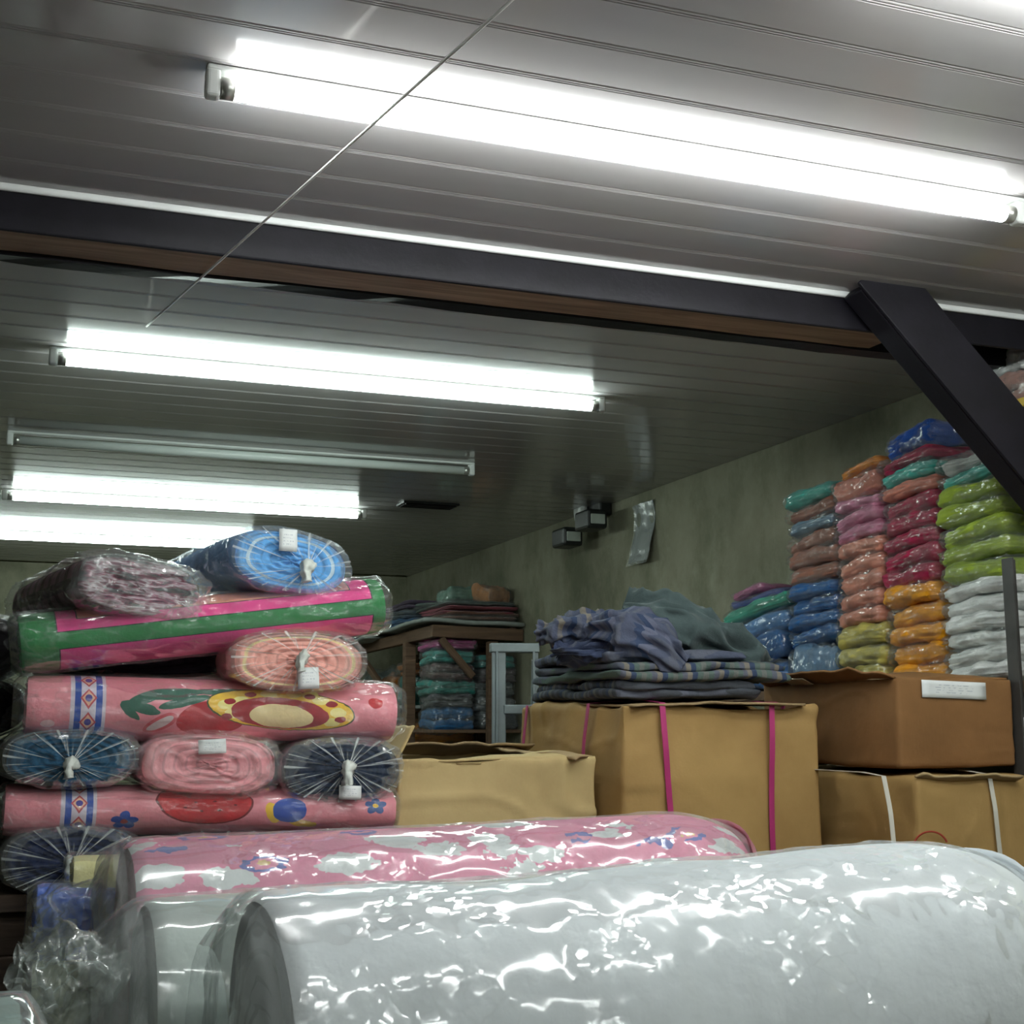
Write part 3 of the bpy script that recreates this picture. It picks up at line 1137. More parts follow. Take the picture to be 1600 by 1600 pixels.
def fg_roll(label, l, r, Yl, Yr, wd, fab, c, zb=FZ, **kw):
    a, b = P(l[0], l[1], Y=Yl), P(r[0], r[1], Y=Yr)
    hl = min(a.z, b.z) - zb - 0.012
    a.z -= hl / 2
    b.z -= hl / 2
    return roll(label, a, b, wd, hl, fab, coil_mat('coil_' + '_'.join(label.split()[:3]), c, layers=7), knots=(), caps=('A',), layers=7, rimB=0.06, **kw)


PALE = (0.84, 0.88, 0.91, 1)
whitef = fabric('pale_fleece', PALE, 0.06, 60)
greyf = fabric('greyish_fleece', (0.55, 0.62, 0.58, 1), 0.08, 60)
fg_roll('large pale fleece roll in shiny crinkled plastic at the front', (425, 1402), (1545, 1312), 1.22, 1.25, 0.30, whitef, PALE, filmmat='film_thick', seed=41,
        ext=0.045, crinkle=0.0016, nl=190, nc=160, lump=0.006, rfreq=(13, 14), n=2.3, shrink=0.25)
fg_roll('grey white fleece roll in plastic between the pale and the pink cloud rolls', (232, 1402), (1180, 1352), 1.53, 1.55, 0.25, greyf, (0.4, 0.44, 0.4, 1), filmmat='film_thick', seed=42,
        ext=0.06, crinkle=0.002, nl=120, nc=110, lump=0.004, rfreq=(11, 12), n=2.3, shrink=0.3)
fab = print_mat('cloud_floral_print', col(222, 132, 164), S, floral_print)
fg_roll('pink roll with white cloud and blue flower print in plastic', (205, 1313), (1135, 1270), 1.83, 1.86, 0.26, fab, col(190, 130, 140), filmmat='film_thick', seed=43,
        ext=0.045, crinkle=0.002, nl=120, nc=100, lump=0.003, rfreq=(9, 12), n=2.6, shrink=0.4)

# small rolls and loose plastic at the left of the foreground
a, b = P(112, 1372, Y=2.03), P(300, 1368, Y=2.03)
roll('cream fabric roll end between the navy roll and the pink cloud roll', a, b, 0.07, 0.062, fabric('cream_cloth', col(226, 220, 160)), coil_mat('coil_cream', col(190, 180, 110)), knots=(), seed=51, nl=20, nc=40, n=3)
a, b = P(52, 1440, Y=2.02), P(240, 1436, Y=2.02)
roll('bright blue fabric roll under the cream roll', a, b, 0.08, 0.10, fabric('bright_blue_cloth', (0.02, 0.09, 0.5, 1)), coil_mat('coil_bright_blue', (0.02, 0.06, 0.35, 1)), knots=(), seed=52, nl=20, nc=40, n=3)
a, b = Vector((-0.30, 1.28, FZ + 0.135)), Vector((0.03, 1.28, FZ + 0.135))
roll('mint green roll in plastic at the left of the pale fleece roll', a, b, 0.22, 0.262, fabric('mint_fleece', (0.3, 0.42, 0.38, 1), 0.08), coil_mat('coil_mint', (0.2, 0.26, 0.22, 1)),
     knots=(), seed=53, nl=40, nc=60, filmmat='film_thick', ext=0.03, crinkle=0.003)


def loose(label, pts, rads, seed, mat='film_loose', name='loose_plastic'):
    v, f, u = sweep(pts, rads, 64, 70, n=2.0, amp=0.012, freq=14, seed=seed, ridge=0.014, rfreq=(5, 9))
    o = build(name, v, f, M[mat], None, u)
    return tag(o, label, 'plastic')


loose('crumpled clear plastic bag end hanging over the blue roll', [P(150, 1440, Y=1.86), P(115, 1425, Y=1.9), P(75, 1465, Y=1.9), P(40, 1490, Y=1.9)],
      [(0.012, 0.02), (0.035, 0.038), (0.035, 0.03), (0.01, 0.008)], 61)
loose('crumpled plastic tail twisted off the end of the grey white roll', [P(150, 1540, Y=1.5), P(110, 1520, Y=1.48), P(70, 1520, Y=1.47), P(28, 1510, Y=1.46)],
      [(0.045, 0.05), (0.04, 0.035), (0.03, 0.022), (0.012, 0.008)], 62)


# ------------------------------------------------------------------ cartons
def strap(name, parent, pts, nrm, wd, mat, axis):
    """flat band along a poly path; axis = width direction"""
    V, F = [], []
    ax = Vector(axis)
    for p, q in zip(pts, nrm):
        p, q = Vector(p), Vector(q).normalized()
        V += [p - ax * wd / 2, p + ax * wd / 2, p + ax * wd / 2 + q * 0.0012, p - ax * wd / 2 + q * 0.0012]
    for i in range(len(pts) - 1):
        a, b = i * 4, i * 4 + 4
        for j in range(4):
            F.append((a + j, a + (j + 1) % 4, b + (j + 1) % 4, b + j))
    F += [(0, 1, 2, 3), ((len(pts) - 1) * 4 + 3, (len(pts) - 1) * 4 + 2, (len(pts) - 1) * 4 + 1, (len(pts) - 1) * 4)]
    return build(name, V, F, mat, parent, smooth=False)


def sheet(name, parent, corners, mat, seed, amp=0.006, freq=12, n=(24, 10), thick=0.004, curl=0.0):
    """bent sheet of board between four corners (p00,p10,p11,p01)"""
    c = [np.array(tuple(q)) for q in corners]

    def fn(U, V):
        U_, V_ = U[..., None], V[..., None]
        p = c[0] * (1 - U_) * (1 - V_) + c[1] * U_ * (1 - V_) + c[2] * U_ * V_ + c[3] * (1 - U_) * V_
        nn = np.cross(c[1] - c[0], c[3] - c[0])
        nn = nn / (np.linalg.norm(nn) + 1e-9)
        d = fbm(p * freq, seed) * amp + ridged(p * freq * 0.7, seed + 3, 2) * amp * 0.5 * V
        p = p + nn * (d + curl * V ** 2)[..., None]
        # ragged free edge
        e = (c[3] - c[0]) / (np.linalg.norm(c[3] - c[0]) + 1e-9)
        p = p + e * (fbm(p * 30, seed + 7) * 0.006 * V)[..., None]
        return p
    v, f, u = grid(fn, *n)
    o = build(name, v, f, mat, parent, u)
    m = o.modifiers.new('thick', 'SOLIDIFY')
    m.thickness = thick
    m.offset = 0
    return o


BZ = CAMZ - 0.50          # top of the table under the cartons
# strapped carton
x0, x1, y0, y1 = 1.03, 1.437, 2.2, 2.71
zt = CAMZ + 0.036
bx2 = thing('strapped_carton', 'tall tan carton with magenta straps under the pile of folded blankets', 'carton', ((x0 + x1) / 2, (y0 + y1) / 2, BZ))
hx, hy, hz = (x1 - x0) / 2, (y1 - y0) / 2, zt - BZ
v, f, u = rbox(2 * hx, 2 * hy, hz, (72, 76, 80), 0.010, 0.005, 6, 71, 0.006, 0.011, crease=0.005)
weld(build('carton_body', v, f, M['card'], bx2, u))
sheet('top_flap', bx2, [(-hx + 0.01, hy - 0.05, hz), (hx - 0.03, hy - 0.05, hz), (hx - 0.035, -hy - 0.012, hz + 0.001), (-hx + 0.02, -hy - 0.008, hz - 0.003)], M['cardedge'], 17, 0.003, n=(30, 14))


def loop_strap(parent, pos, axis, hx, hy, hz, mat, wd=0.011, seed=0, off=0.010):
    """band round a carton; axis 'x': band lies in the plane x=pos; 'y': plane y=pos"""
    q = hy if axis == 'x' else hx
    pts, nr = [], []
    N = 26
    for i in range(N + 1):          # up the near side
        z = hz * i / N
        pts.append((-q - off + 0.007 * max(0, (z / hz - 0.86) / 0.14) * 1.2, z))
        nr.append((-1, 0))
    for i in range(1, 11):
        pts.append((-q + 0.01 + (2 * q - 0.02) * i / 10, hz + 0.004))
        nr.append((0, 1))
    for i in range(N + 1):
        pts.append((q + off, hz * (1 - i / N)))
        nr.append((1, 0))
    P3, N3 = [], []
    for k, ((a, z), (na, nz)) in enumerate(zip(pts, nr)):
        jig = 0.012 * math.sin(z * 7 + seed) if k < N + 12 else 0
        P3.append((pos + jig, a, z) if axis == 'x' else (a, pos + jig, z))
        N3.append((0, na, nz) if axis == 'x' else (na, 0, nz))
    return strap('strap', parent, P3, N3, wd, mat, (1, 0, 0) if axis == 'x' else (0, 1, 0))


def localx(px, py, Y, t):
    return P(px, py, Y=Y).x - t.location.x


loop_strap(bx2, localx(1045, 1200, y0, bx2), 'x', hx, hy, hz, M['magenta'], seed=1)
loop_strap(bx2, localx(1208, 1200, y0, bx2), 'x', hx, hy, hz, M['magenta'], seed=2.5)
loop_strap(bx2, P(918, 1130, X=x0).y - bx2.location.y, 'y', hx, hy, hz, M['magenta'], wd=0.012, seed=0.3)
loop_strap(bx2, P(822, 1130, X=x0).y - bx2.location.y, 'y', hx, hy, hz, M['magenta'], wd=0.012, seed=1.1)

# open carton in front, beside the roll stack
x0, x1, y0, y1 = 0.635, 1.005, 2.255, 2.62
zt = CAMZ - 0.058
bx1 = thing('open_carton', 'open pale carton with raised torn flaps beside the roll stack', 'carton', ((x0 + x1) / 2, (y0 + y1) / 2, BZ))
hx, hy, hz = (x1 - x0) / 2, (y1 - y0) / 2, zt - BZ
v, f, u = rbox(2 * hx, 2 * hy, hz, (64, 50, 60), 0.008, 0.005, 6, 73, 0.004, 0.008, open_top=True, crease=0.005)
o = weld(build('carton_body', v, f, M['cardlight'], bx1, u))
md = o.modifiers.new('wall', 'SOLIDIFY')
md.thickness = 0.005
L1 = bx1.location
sheet('flap', bx1, [(-hx + 0.01, hy - 0.02, hz), (-hx + 0.015, -hy + 0.05, hz - 0.004), (-hx + 0.05, -hy + 0.06, hz + 0.055), (-hx + 0.025, hy - 0.05, hz + 0.05)], M['cardlight'], 5, 0.002)
sheet('flap', bx1, [(-hx + 0.06, hy - 0.004, hz - 0.002), (hx - 0.01, hy - 0.004, hz - 0.002), (hx - 0.01, hy - 0.09, hz + 0.022), (-hx + 0.07, hy - 0.08, hz + 0.016)], M['cardedge'], 6, 0.006)
sheet('flap', bx1, [(hx - 0.006, -hy + 0.01, hz - 0.006), (hx - 0.006, hy - 0.02, hz - 0.002), (hx - 0.09, hy - 0.03, hz + 0.03), (hx - 0.05, -hy - 0.03, hz + 0.008)], M['cardedge'], 8, 0.007, curl=-0.02)
sheet('flap', bx1, [(-hx + 0.02, -hy + 0.004, hz - 0.004), (hx - 0.02, -hy + 0.004, hz - 0.006), (hx - 0.03, -hy + 0.13, hz + 0.006), (-hx + 0.05, -hy + 0.14, hz - 0.02)], M['cardlight'], 9, 0.004)
ct = sweep([(L1.x - 0.12, L1.y + 0.02, BZ + 0.35), (L1.x, L1.y + 0.03, BZ + 0.37), (L1.x + 0.12, L1.y + 0.02, BZ + 0.35)], [(0.1, 0.03), (0.13, 0.045), (0.1, 0.03)], 30, 30, amp=0.01, freq=20, seed=4, ridge=0.008)
tag(build('folded_cloth', ct[0], ct[1], fabric('navy_cloth', (0.02, 0.025, 0.05, 1)), None, ct[2]), 'dark navy cloth showing inside the open pale carton', 'cloth')

# brown carton on the tied carton, right
x0, x1, y0, y1 = 1.495, 1.75, 2.04, 2.50
zb, zt = CAMZ - 0.078, CAMZ + 0.082
bx3 = thing('brown_carton', 'brown carton with a white paper label resting on the white strapped carton', 'carton', ((x0 + x1) / 2, (y0 + y1) / 2, zb))
hx, hy, hz = (x1 - x0) / 2, (y1 - y0) / 2, zt - zb
v, f, u = rbox(2 * hx, 2 * hy, hz, (50, 60, 36), 0.006, 0.003, 6, 75, 0.002, 0.003, open_top=True, crease=0.0025)
o = weld(build('carton_body', v, f, M['cardbrown'], bx3, u))
md = o.modifiers.new('wall', 'SOLIDIFY')
md.thickness = 0.005
sheet('flap', bx3, [(-hx + 0.004, hy - 0.01, hz - 0.002), (-hx + 0.004, -hy + 0.01, hz - 0.002), (-hx - 0.03, -hy + 0.01, hz + 0.012), (-hx - 0.035, hy - 0.01, hz + 0.02)], M['cardbrown'], 12, 0.006)
sheet('flap', bx3, [(-hx + 0.01, -hy + 0.003, hz - 0.001), (hx - 0.01, -hy + 0.003, hz - 0.004), (hx - 0.01, -hy + 0.09, hz + 0.004), (-hx + 0.01, -hy + 0.09, hz + 0.012)], M['cardbrown'], 13, 0.004)
sheet('flap', bx3, [(hx - 0.004, -hy + 0.02, hz - 0.003), (hx - 0.004, hy - 0.02, hz - 0.003), (hx - 0.09, hy - 0.02, hz + 0.006), (hx - 0.09, -hy + 0.1, hz + 0.006)], M['cardedge'], 14, 0.004)
p0, p1 = P(1440, 1062, Y=y0 - 0.006) - bx3.location, P(1541, 1090, Y=y0 - 0.006) - bx3.location


def label_fn(U, V):
    q = np.zeros(U.shape + (3,))
    q[..., 0] = p0.x + (p1.x - p0.x) * U
    q[..., 1] = -hy - 0.006 - 0.0005 * np.sin(U * 7)
    q[..., 2] = p1.z + (p0.z - p1.z) * V - 0.004 * U
    return q


v, f, u = grid(label_fn, 8, 4)
o = build('paper_label', v, f, M['paper'], bx3, u)
md = o.modifiers.new('thick', 'SOLIDIFY')
md.thickness = 0.0006
tp = P(1245, 1052, X=x0 - 0.012) - bx3.location
sheet('tape', bx3, [(-hx - 0.031, tp.y - 0.05, hz + 0.004), (-hx - 0.031, tp.y + 0.03, hz + 0.005), (-hx - 0.006, tp.y + 0.03, hz - 0.006), (-hx - 0.006, tp.y - 0.05, hz - 0.006)], M['tape'], 15, 0.002, thick=0.001)

# carton tied with white straps
x0, x1, y0, y1 = 1.495, 1.79, 2.0, 2.5
zt = CAMZ - 0.09
bx4 = thing('tied_carton', 'tan carton tied with two white straps under the brown carton', 'carton', ((x0 + x1) / 2, (y0 + y1) / 2, BZ))
hx, hy, hz = (x1 - x0) / 2, (y1 - y0) / 2, zt - BZ
v, f, u = rbox(2 * hx, 2 * hy, hz, (56, 50, 56), 0.012, 0.004, 7, 77, 0.003, 0.008, crease=0.0035)
weld(build('carton_body', v, f, M['card'], bx4, u))
loop_strap(bx4, localx(1383, 1270, y0, bx4), 'x', hx, hy, hz, M['whitestrap'], 0.009, seed=0.4)
loop_strap(bx4, localx(1556, 1270, y0, bx4), 'x', hx, hy, hz, M['whitestrap'], 0.009, seed=1.6)
sheet('torn_flap', bx4, [(-hx + 0.0, -hy + 0.0, hz - 0.004), (hx - 0.08, -hy, hz - 0.01), (hx - 0.08, -hy - 0.018, hz + 0.0), (-hx + 0.01, -hy - 0.012, hz + 0.004)], M['cardedge'], 16, 0.004, n=(30, 4))
cc = P(1455, 1325, Y=y0 - 0.012) - bx4.location
V, F = [], []
for i in range(25):
    a = math.pi * (0.1 + 0.8 * i / 24)
    for rr in (0.026, 0.029):
        for dy in (0, -0.0006):
            V.append((cc.x + rr * 1.3 * math.cos(a), -hy - 0.0105 + dy, cc.z + rr * math.sin(a)))
for i in range(24):
    a, b = i * 4, i * 4 + 4
    F += [(a, b, b + 1, a + 1), (a + 2, a + 3, b + 3, b + 2), (a, a + 2, b + 2, b), (a + 1, b + 1, b + 3, a + 3)]
build('red_arc_mark', V, F, M['redink'], bx4)


# ------------------------------------------------------------------ pile of blankets on the strapped carton
def stripe_mat(name, cols, sc, ax=0, sc2=None):
    t = NT(name)
    co = t.coords('Object')
    x, y, z = t.xyz(co)
    a = (x, y, z)[ax]
    st = [(i / len(cols), c) for i, c in enumerate(cols)]
    fr = t.m('FRACT', t.m('MULTIPLY', t.m('ADD', a, 5.0), sc))
    n = t.new('ShaderNodeValToRGB')
    n.color_ramp.interpolation = 'CONSTANT'
    el = n.color_ramp.elements
    while len(el) < len(st):
        el.new(0.5)
    for e, (p, c) in zip(el, st):
        e.position, e.color = p, c
    t.link(fr, n.inputs[0])
    c = n.outputs[0]
    b = t.m('FRACT', t.m('MULTIPLY', t.m('ADD', (y, x, x)[ax], 5.0), sc2 or sc * 0.7))
    c = t.mix(t.m('MULTIPLY', t.m('LESS_THAN', b, 0.3), 0.45), c, cols[0])
    t.link(c, t.bsdf.inputs['Base Color'])
    t.bsdf.inputs['Roughness'].default_value = 0.95
    t.bsdf.inputs['Specular IOR Level'].default_value = 0.1
    t.link(t.bump(t.noise(co, 130, 3), 0.4, 0.004), t.bsdf.inputs['Normal'])
    return t.mat


g1, g2, g3, g4 = (0.065, 0.072, 0.085, 1), (0.11, 0.12, 0.155, 1), (0.15, 0.16, 0.15, 1), (0.045, 0.065, 0.12, 1)
lav, mint, tanc = (0.085, 0.098, 0.145, 1), (0.10, 0.14, 0.125, 1), (0.2, 0.18, 0.15, 1)
SM = [stripe_mat('grey_stripe', [g1, g2, g1, g3, g4], 18, 1), stripe_mat('green_grey_stripe', [mint, g2, tanc, g4, mint, g3], 16, 0),
      stripe_mat('lavender_stripe', [lav, g2, lav, g1], 14, 1), stripe_mat('blue_plaid', [lav, g4, g2, lav, tanc], 22, 0, 20),
      stripe_mat('lavender_plaid', [lav, (0.125, 0.135, 0.19, 1), g4, lav, g2], 24, 1, 18), fabric('grey_green_denim', (0.075, 0.105, 0.105, 1))]


def blanket(label, x0, x1, y0, y1, z0, z1, mat, seed, layers=2, amp=0.006):
    """folded blanket: layers joined by rounded folds at the left, wavy all round"""
    t = thing('folded_blanket', label, 'blanket', ((x0 + x1) / 2, (y0 + y1) / 2, z0), group='blankets on the strapped carton')
    sx, sy, sz = x1 - x0, y1 - y0, (z1 - z0) / layers
    for k in range(layers):
        v, f, u = rbox(sx - 0.012 * (k % 2), sy - 0.014 * ((k + seed) % 2), sz * 1.04, (30, 30, 8), sz * 0.48, 0.004, 16, seed + k, 0.0, 0.0)
        v = np.array(v)
        wv = fbm(v * np.array([9, 9, 2]) + k * 0.15, seed + 20, 2) * amp
        v[:, 2] += sz * k + wv
        e = fbm(v * np.array([12, 12, 30]), seed + 31 + k, 2) * 0.008
        v[:, 0] += e * np.sign(v[:, 0])
        v[:, 1] += e * np.sign(v[:, 1])
        weld(build('fold', v, f, mat, t, u))
    return t


bt0 = CAMZ + 0.045
blanket('grey striped blanket folded at the bottom of the blanket pile', 1.035, 1.33, 2.23, 2.66, bt0, bt0 + 0.032, SM[0], 3)
blanket('green grey striped blanket folded second from the bottom of the pile', 1.03, 1.395, 2.215, 2.66, bt0 + 0.034, bt0 + 0.066, SM[1], 6)
blanket('lavender striped blanket folded third from the bottom of the pile', 1.03, 1.31, 2.25, 2.66, bt0 + 0.068, bt0 + 0.088, SM[2], 9, 1)


def soft(name, label, pts, rads, mat, seed, cat='cloth', amp=0.012, freq=12, ridge=0.016, rfreq=(3, 12), group='blankets on the strapped carton', n=2.4, ns=60, nl=80, up=(0, 0, 1)):
    v, f, u = sweep(pts, rads, ns, nl, n=n, amp=amp, freq=freq, seed=seed, ridge=ridge, rfreq=rfreq, up=up)
    o = build(name, v, f, mat, None, u)
    return tag(o, label, cat, group)


z3 = bt0 + 0.09
soft('crumpled_blanket', 'blue lavender plaid blanket crumpled on the left of the pile', [P(862, 992, Y=2.5), P(890, 990, Y=2.46), P(925, 985, Y=2.42), P(955, 990, Y=2.4)],
     [(0.05, 0.02), (0.07, 0.034), (0.07, 0.036), (0.04, 0.024)], SM[3], 5, rfreq=(3, 16))
soft('crumpled_blanket', 'dark blue cloth tucked under the plaid blanket', [P(880, 1022, Y=2.42), P(920, 1018, Y=2.36), P(970, 1018, Y=2.33), P(1040, 1030, Y=2.31)],
     [(0.03, 0.014), (0.06, 0.02), (0.06, 0.02), (0.03, 0.012)], fabric('dark_blue_cloth', (0.05, 0.065, 0.12, 1)), 15, rfreq=(3, 14))
soft('crumpled_blanket', 'lavender plaid blanket rolled over the folded ones', [P(935, 985, Y=2.36), P(975, 985, Y=2.31), P(1020, 1003, Y=2.27), P(1066, 1040, Y=2.25)],
     [(0.04, 0.02), (0.06, 0.038), (0.06, 0.04), (0.035, 0.022)], SM[4], 8, rfreq=(3, 14))
soft('crumpled_cloth', 'grey green cloth with deep folds topping the blanket pile', [P(972, 952, Y=2.44), P(1015, 966, Y=2.42), P(1070, 985, Y=2.4), P(1120, 1015, Y=2.38), P(1185, 1052, Y=2.36)],
     [(0.03, 0.018), (0.08, 0.036), (0.09, 0.042), (0.09, 0.04), (0.03, 0.012)], SM[5], 12, rfreq=(3.2, 10), ridge=0.034, amp=0.014, ns=90, nl=110)


# ------------------------------------------------------------------ bagged towel bundles
NX, NY, NZ = 0.23, 0.20, 0.042


def slab_mesh(name, seed, n=(26, 26, 12), amp=0.006, film_=False):
    """soft folded slab of nominal size, standing on z=0"""
    v, f, u = rbox(NX, NY, NZ, n, 0.0185, 0.0, 5, seed)
    v = np.array(v)
    d = v - np.array([0, 0, NZ / 2])
    d = d / np.array([NX, NY, NZ]) * 2
    ln = np.sign(d) * np.abs(d) ** 5
    ln = ln / (np.linalg.norm(ln, axis=1, keepdims=True) + 1e-9)
    k = fbm(v * np.array([22, 22, 40]), seed, 3) * amp + ridged((v + v[:, [1, 0, 2]] * 0.25) * np.array([14, 10, 95]), seed + 8, 2) * 0.0034
    if film_:
        k = k + ridged(v * np.array([26, 26, 40]), seed + 3, 3) * 0.0025
    v = v + ln * k[:, None]
    # drooping fold lines
    v[:, 2] += 0.004 * np.sin(v[:, 1] * 24 + seed) * (0.5 + np.abs(v[:, 0]) * 4)
    me = bpy.data.meshes.new(name)
    me.from_pydata([tuple(q) for q in v], [], [tuple(int(i) for i in q) for q in f])
    bm = bmesh.new()
    bm.from_mesh(me)
    bmesh.ops.remove_doubles(bm, verts=bm.verts, dist=1e-5)
    bm.to_mesh(me)
    bm.free()
    me.polygons.foreach_set('use_smooth', [True] * len(me.polygons))
    me.materials.append(M['white'])
    me.update()
    return me


TOWEL = [slab_mesh('towel', s) for s in (1, 2, 3, 4)]
BAG = [slab_mesh('plastic_bag', s, (26, 26, 10), 0.005, True) for s in (5, 6, 7)]
FCACHE = {}


def fabc(c):
    if c not in FCACHE:
        FCACHE[c] = fabric('towel_cloth_%d' % len(FCACHE), c + (1,), 0.22, 320)
    return FCACHE[c]


rnd = random.Random(3)


def part_copy(name, me, parent, loc, rot, sc, mat):
    o = bpy.data.objects.new(name, me)
    C.objects.link(o)
    o.parent = parent
    o.location, o.rotation_euler, o.scale = loc, rot, sc
    o.material_slots[0].link = 'OBJECT'
    o.material_slots[0].material = mat
    return o


def bundle(label, loc, d, wd, h, c, group, rot=(0, 0, 0), folds=2, cat='towels', bag=True):
    t = thing('towel_bundle', label, cat, loc, rot, group)
    hh = h / folds
    for k in range(folds):
        part_copy('towel', rnd.choice(TOWEL), t, (rnd.uniform(-.006, .006), rnd.uniform(-.004, .004), k * hh), (rnd.uniform(-.05, .05), 0, rnd.choice((0, math.pi)) + rnd.uniform(-.05, .05)),
                  (d * 0.96 / NX, wd * rnd.uniform(0.93, 0.98) / NY, hh / NZ), fabc(c))
    if bag:
        part_copy('plastic_bag', rnd.choice(BAG), t, (0, 0, -0.001), (0, 0, rnd.choice((0, math.pi))), (d * 1.0 / NX, wd * 1.01 / NY, h * 1.01 / NZ), M['film_bag'])
    return t


SX = 1.8                     # face of the stacks
SD = WX - 0.006 - SX         # depth to the wall


def column(px0, px1, rows, top_of_board):
    """rows from the bottom: (y_top pixel at the column middle, count, colour, label, group)"""
    ya, yb = P(px0, 1000, X=SX).y, P(px1, 1000, X=SX).y
    ym, wd = (ya + yb) / 2, abs(ya - yb)
    z = top_of_board
    pm = (px0 + px1) / 2
    for (ypx, cnt, c, label, group) in rows:
        zt = P(pm, ypx, X=SX).z
        h = (zt - z) / cnt
        for k in range(cnt):
            lb = label if cnt == 1 else ('lowest', 'second lowest', 'third lowest', 'fourth lowest', 'fifth lowest', '')[k] + ' of the ' + label
            if cnt > 1 and k == cnt - 1:
                lb = 'topmost of the ' + label
            bundle(lb, (SX + SD / 2 + rnd.uniform(-.006, .004), ym + rnd.uniform(-.003, .003), z + h * k), SD * 0.93, wd * 0.96, h * 0.92, c, group, (rnd.uniform(-.075, -.055), 0, rnd.uniform(-.05, .05)), folds=1)
        z = zt
    return z, ym, wd


RB = CAMZ + 0.083            # top of the rack board under the stacks
crim, amber, lime, whit = (0.33, 0.012, 0.055), (0.72, 0.30, 0.01), (0.27, 0.36, 0.035), (0.74, 0.75, 0.74)
peach, pinkc, yelp, blu, ltb = (0.66, 0.26, 0.18), (0.60, 0.22, 0.34), (0.50, 0.42, 0.10), (0.012, 0.11, 0.33), (0.12, 0.22, 0.36)
brn, teal, sal, org, gryb, gry = (0.30, 0.125, 0.085), (0.06, 0.36, 0.30), (0.56, 0.20, 0.14), (0.65, 0.22, 0.01), (0.14, 0.22, 0.30), (0.42, 0.42, 0.40)
zE, yE, wE = column(1120, 1222, [(992, 2, blu, 'blue bagged towels in the low stack by the blanket pile', 'low stack blue towels'),
                                 (962, 1, (0.10, 0.24, 0.5), 'light blue bagged towel below the green and white one', None)], RB)
bundle('green and white bagged towel near the top of the low stack', (SX + SD / 2, yE, zE), SD * 0.9, wE * 0.95, 0.034, (0.05, 0.34, 0.24), None, (-.12, 0, .05), 1)
bundle('navy and pink bagged towel topping the low stack', (SX + SD / 2 + 0.01, yE + 0.01, zE + 0.035), SD * 0.85, wE * 0.8, 0.024, (0.08, 0.10, 0.32), None, (-.08, 0, -.05), 1)
bundle('pink bagged towel tilted on the low stack', (SX + SD / 2 - 0.03, yE + 0.05, zE + 0.06), SD * 0.6, wE * 0.4, 0.018, (0.5, 0.16, 0.3), None, (-.15, 0, .1), 1)
zA, yA, wA = column(1226, 1302, [(1004, 1, ltb, 'pale blue bagged towel at the foot of the blue stack', None),
                                 (908, 4, blu, 'deep blue bagged towels stacked under brown ones', 'deep blue towels'),
                                 (828, 3, brn, 'brown bagged towels stacked above deep blue ones', 'brown towels'),
                                 (806, 1, gryb, 'grey blue bagged towel between brown ones', None),
                                 (783, 1, brn, 'brown bagged towel right under the teal one', None),
                                 (757, 1, teal, 'teal bagged towel topping the brown stack', None)], RB)
zB, yB, wB = column(1300, 1377, [(975, 3, yelp, 'pale yellow bagged towels at the foot of the peach stack', 'pale yellow towels'),
                                 (838, 5, peach, 'peach bagged towels stacked under pink ones', 'peach towels'),
                                 (772, 3, pinkc, 'pink bagged towels stacked above peach ones', 'pink towels'),
                                 (738, 1, sal, 'salmon bagged towel on top of the pink ones', None)], RB)
zC, yC, wC = column(1377, 1464, [(910, 5, amber, 'amber yellow bagged towels stacked under crimson ones', 'amber towels'),
                                 (770, 5, crim, 'crimson bagged towels stacked above amber ones', 'crimson towels'),
                                 (748, 1, sal, 'salmon bagged towel between crimson stack and teal one', None),
                                 (722, 1, teal, 'teal bagged towel on top of the crimson stack', None),
                                 (702, 1, crim, 'crimson bagged towel lying above the teal one', None)], RB)
zD, yD, wD = column(1466, 1578, [(903, 6, whit, 'white bagged towels stacked under lime green ones', 'white towels'),
                                 (748, 5, lime, 'lime green bagged towels stacked above white ones', 'lime green towels'),
                                 (722, 1, teal, 'teal bagged towel on top of the lime green stack', None),
                                 (696, 1, gry, 'grey white bagged towel topping the lime green stack', None)], RB)
bundle('orange bagged towel lying on the salmon one', (SX + SD / 2, yB - 0.02, zB + 0.002), SD * 0.9, wB * 0.8, 0.022, org, None, (-.1, 0, 0), 1)
bundle('dark blue bagged towel topping the crimson stack', (SX + SD / 2, yC - 0.015, zC + 0.003), SD * 0.9, wC * 0.9, 0.045, (0.015, 0.06, 0.26), None, (-.1, 0, 0), 1)

# rack under the stacks
rk = thing('timber_rack', 'timber rack against the right wall carrying the towel stacks', 'rack', (SX, 2.6, 0))
box('shelf_board', -0.01, WX - SX - 0.004, -0.62, 0.78, RB - 0.028, RB - 0.004, M['shelfwood'], rk, 0.003)
box('shelf_board', -0.0, WX - SX - 0.004, -0.62, 0.78, RB - 0.165, RB - 0.14, M['shelfwood'], rk, 0.003)
for yy in (-0.60, 0.08, 0.76):
    box('leg', 0.0, 0.035, yy - 0.018, yy + 0.018, 0, RB - 0.165, M['shelfwood'], rk)
    box('leg', WX - SX - 0.04, WX - SX - 0.006, yy - 0.018, yy + 0.018, 0, RB - 0.165, M['shelfwood'], rk)
    box('upright_block', 0.012, 0.04, yy - 0.018, yy + 0.018, RB - 0.14, RB - 0.028, M['shelfwood'], rk)
up0, up1 = P(1574, 872, X=SX - 0.045), P(1592, 1085, X=SX - 0.045)
ub = thing('rack_upright', 'dark grey steel upright in front of the white towels', 'post', (up1.x, up1.y, 0))
dgm = simple('dark_grey_steel', (0.05, 0.048, 0.045, 1), 0.5, var=0.3)
beam('web', (0, 0, 0), (0, up0.y - up1.y + 0.0, up0.z), 0.004, 0.03, dgm, ub, 0.001, up=(0, 1, 0))
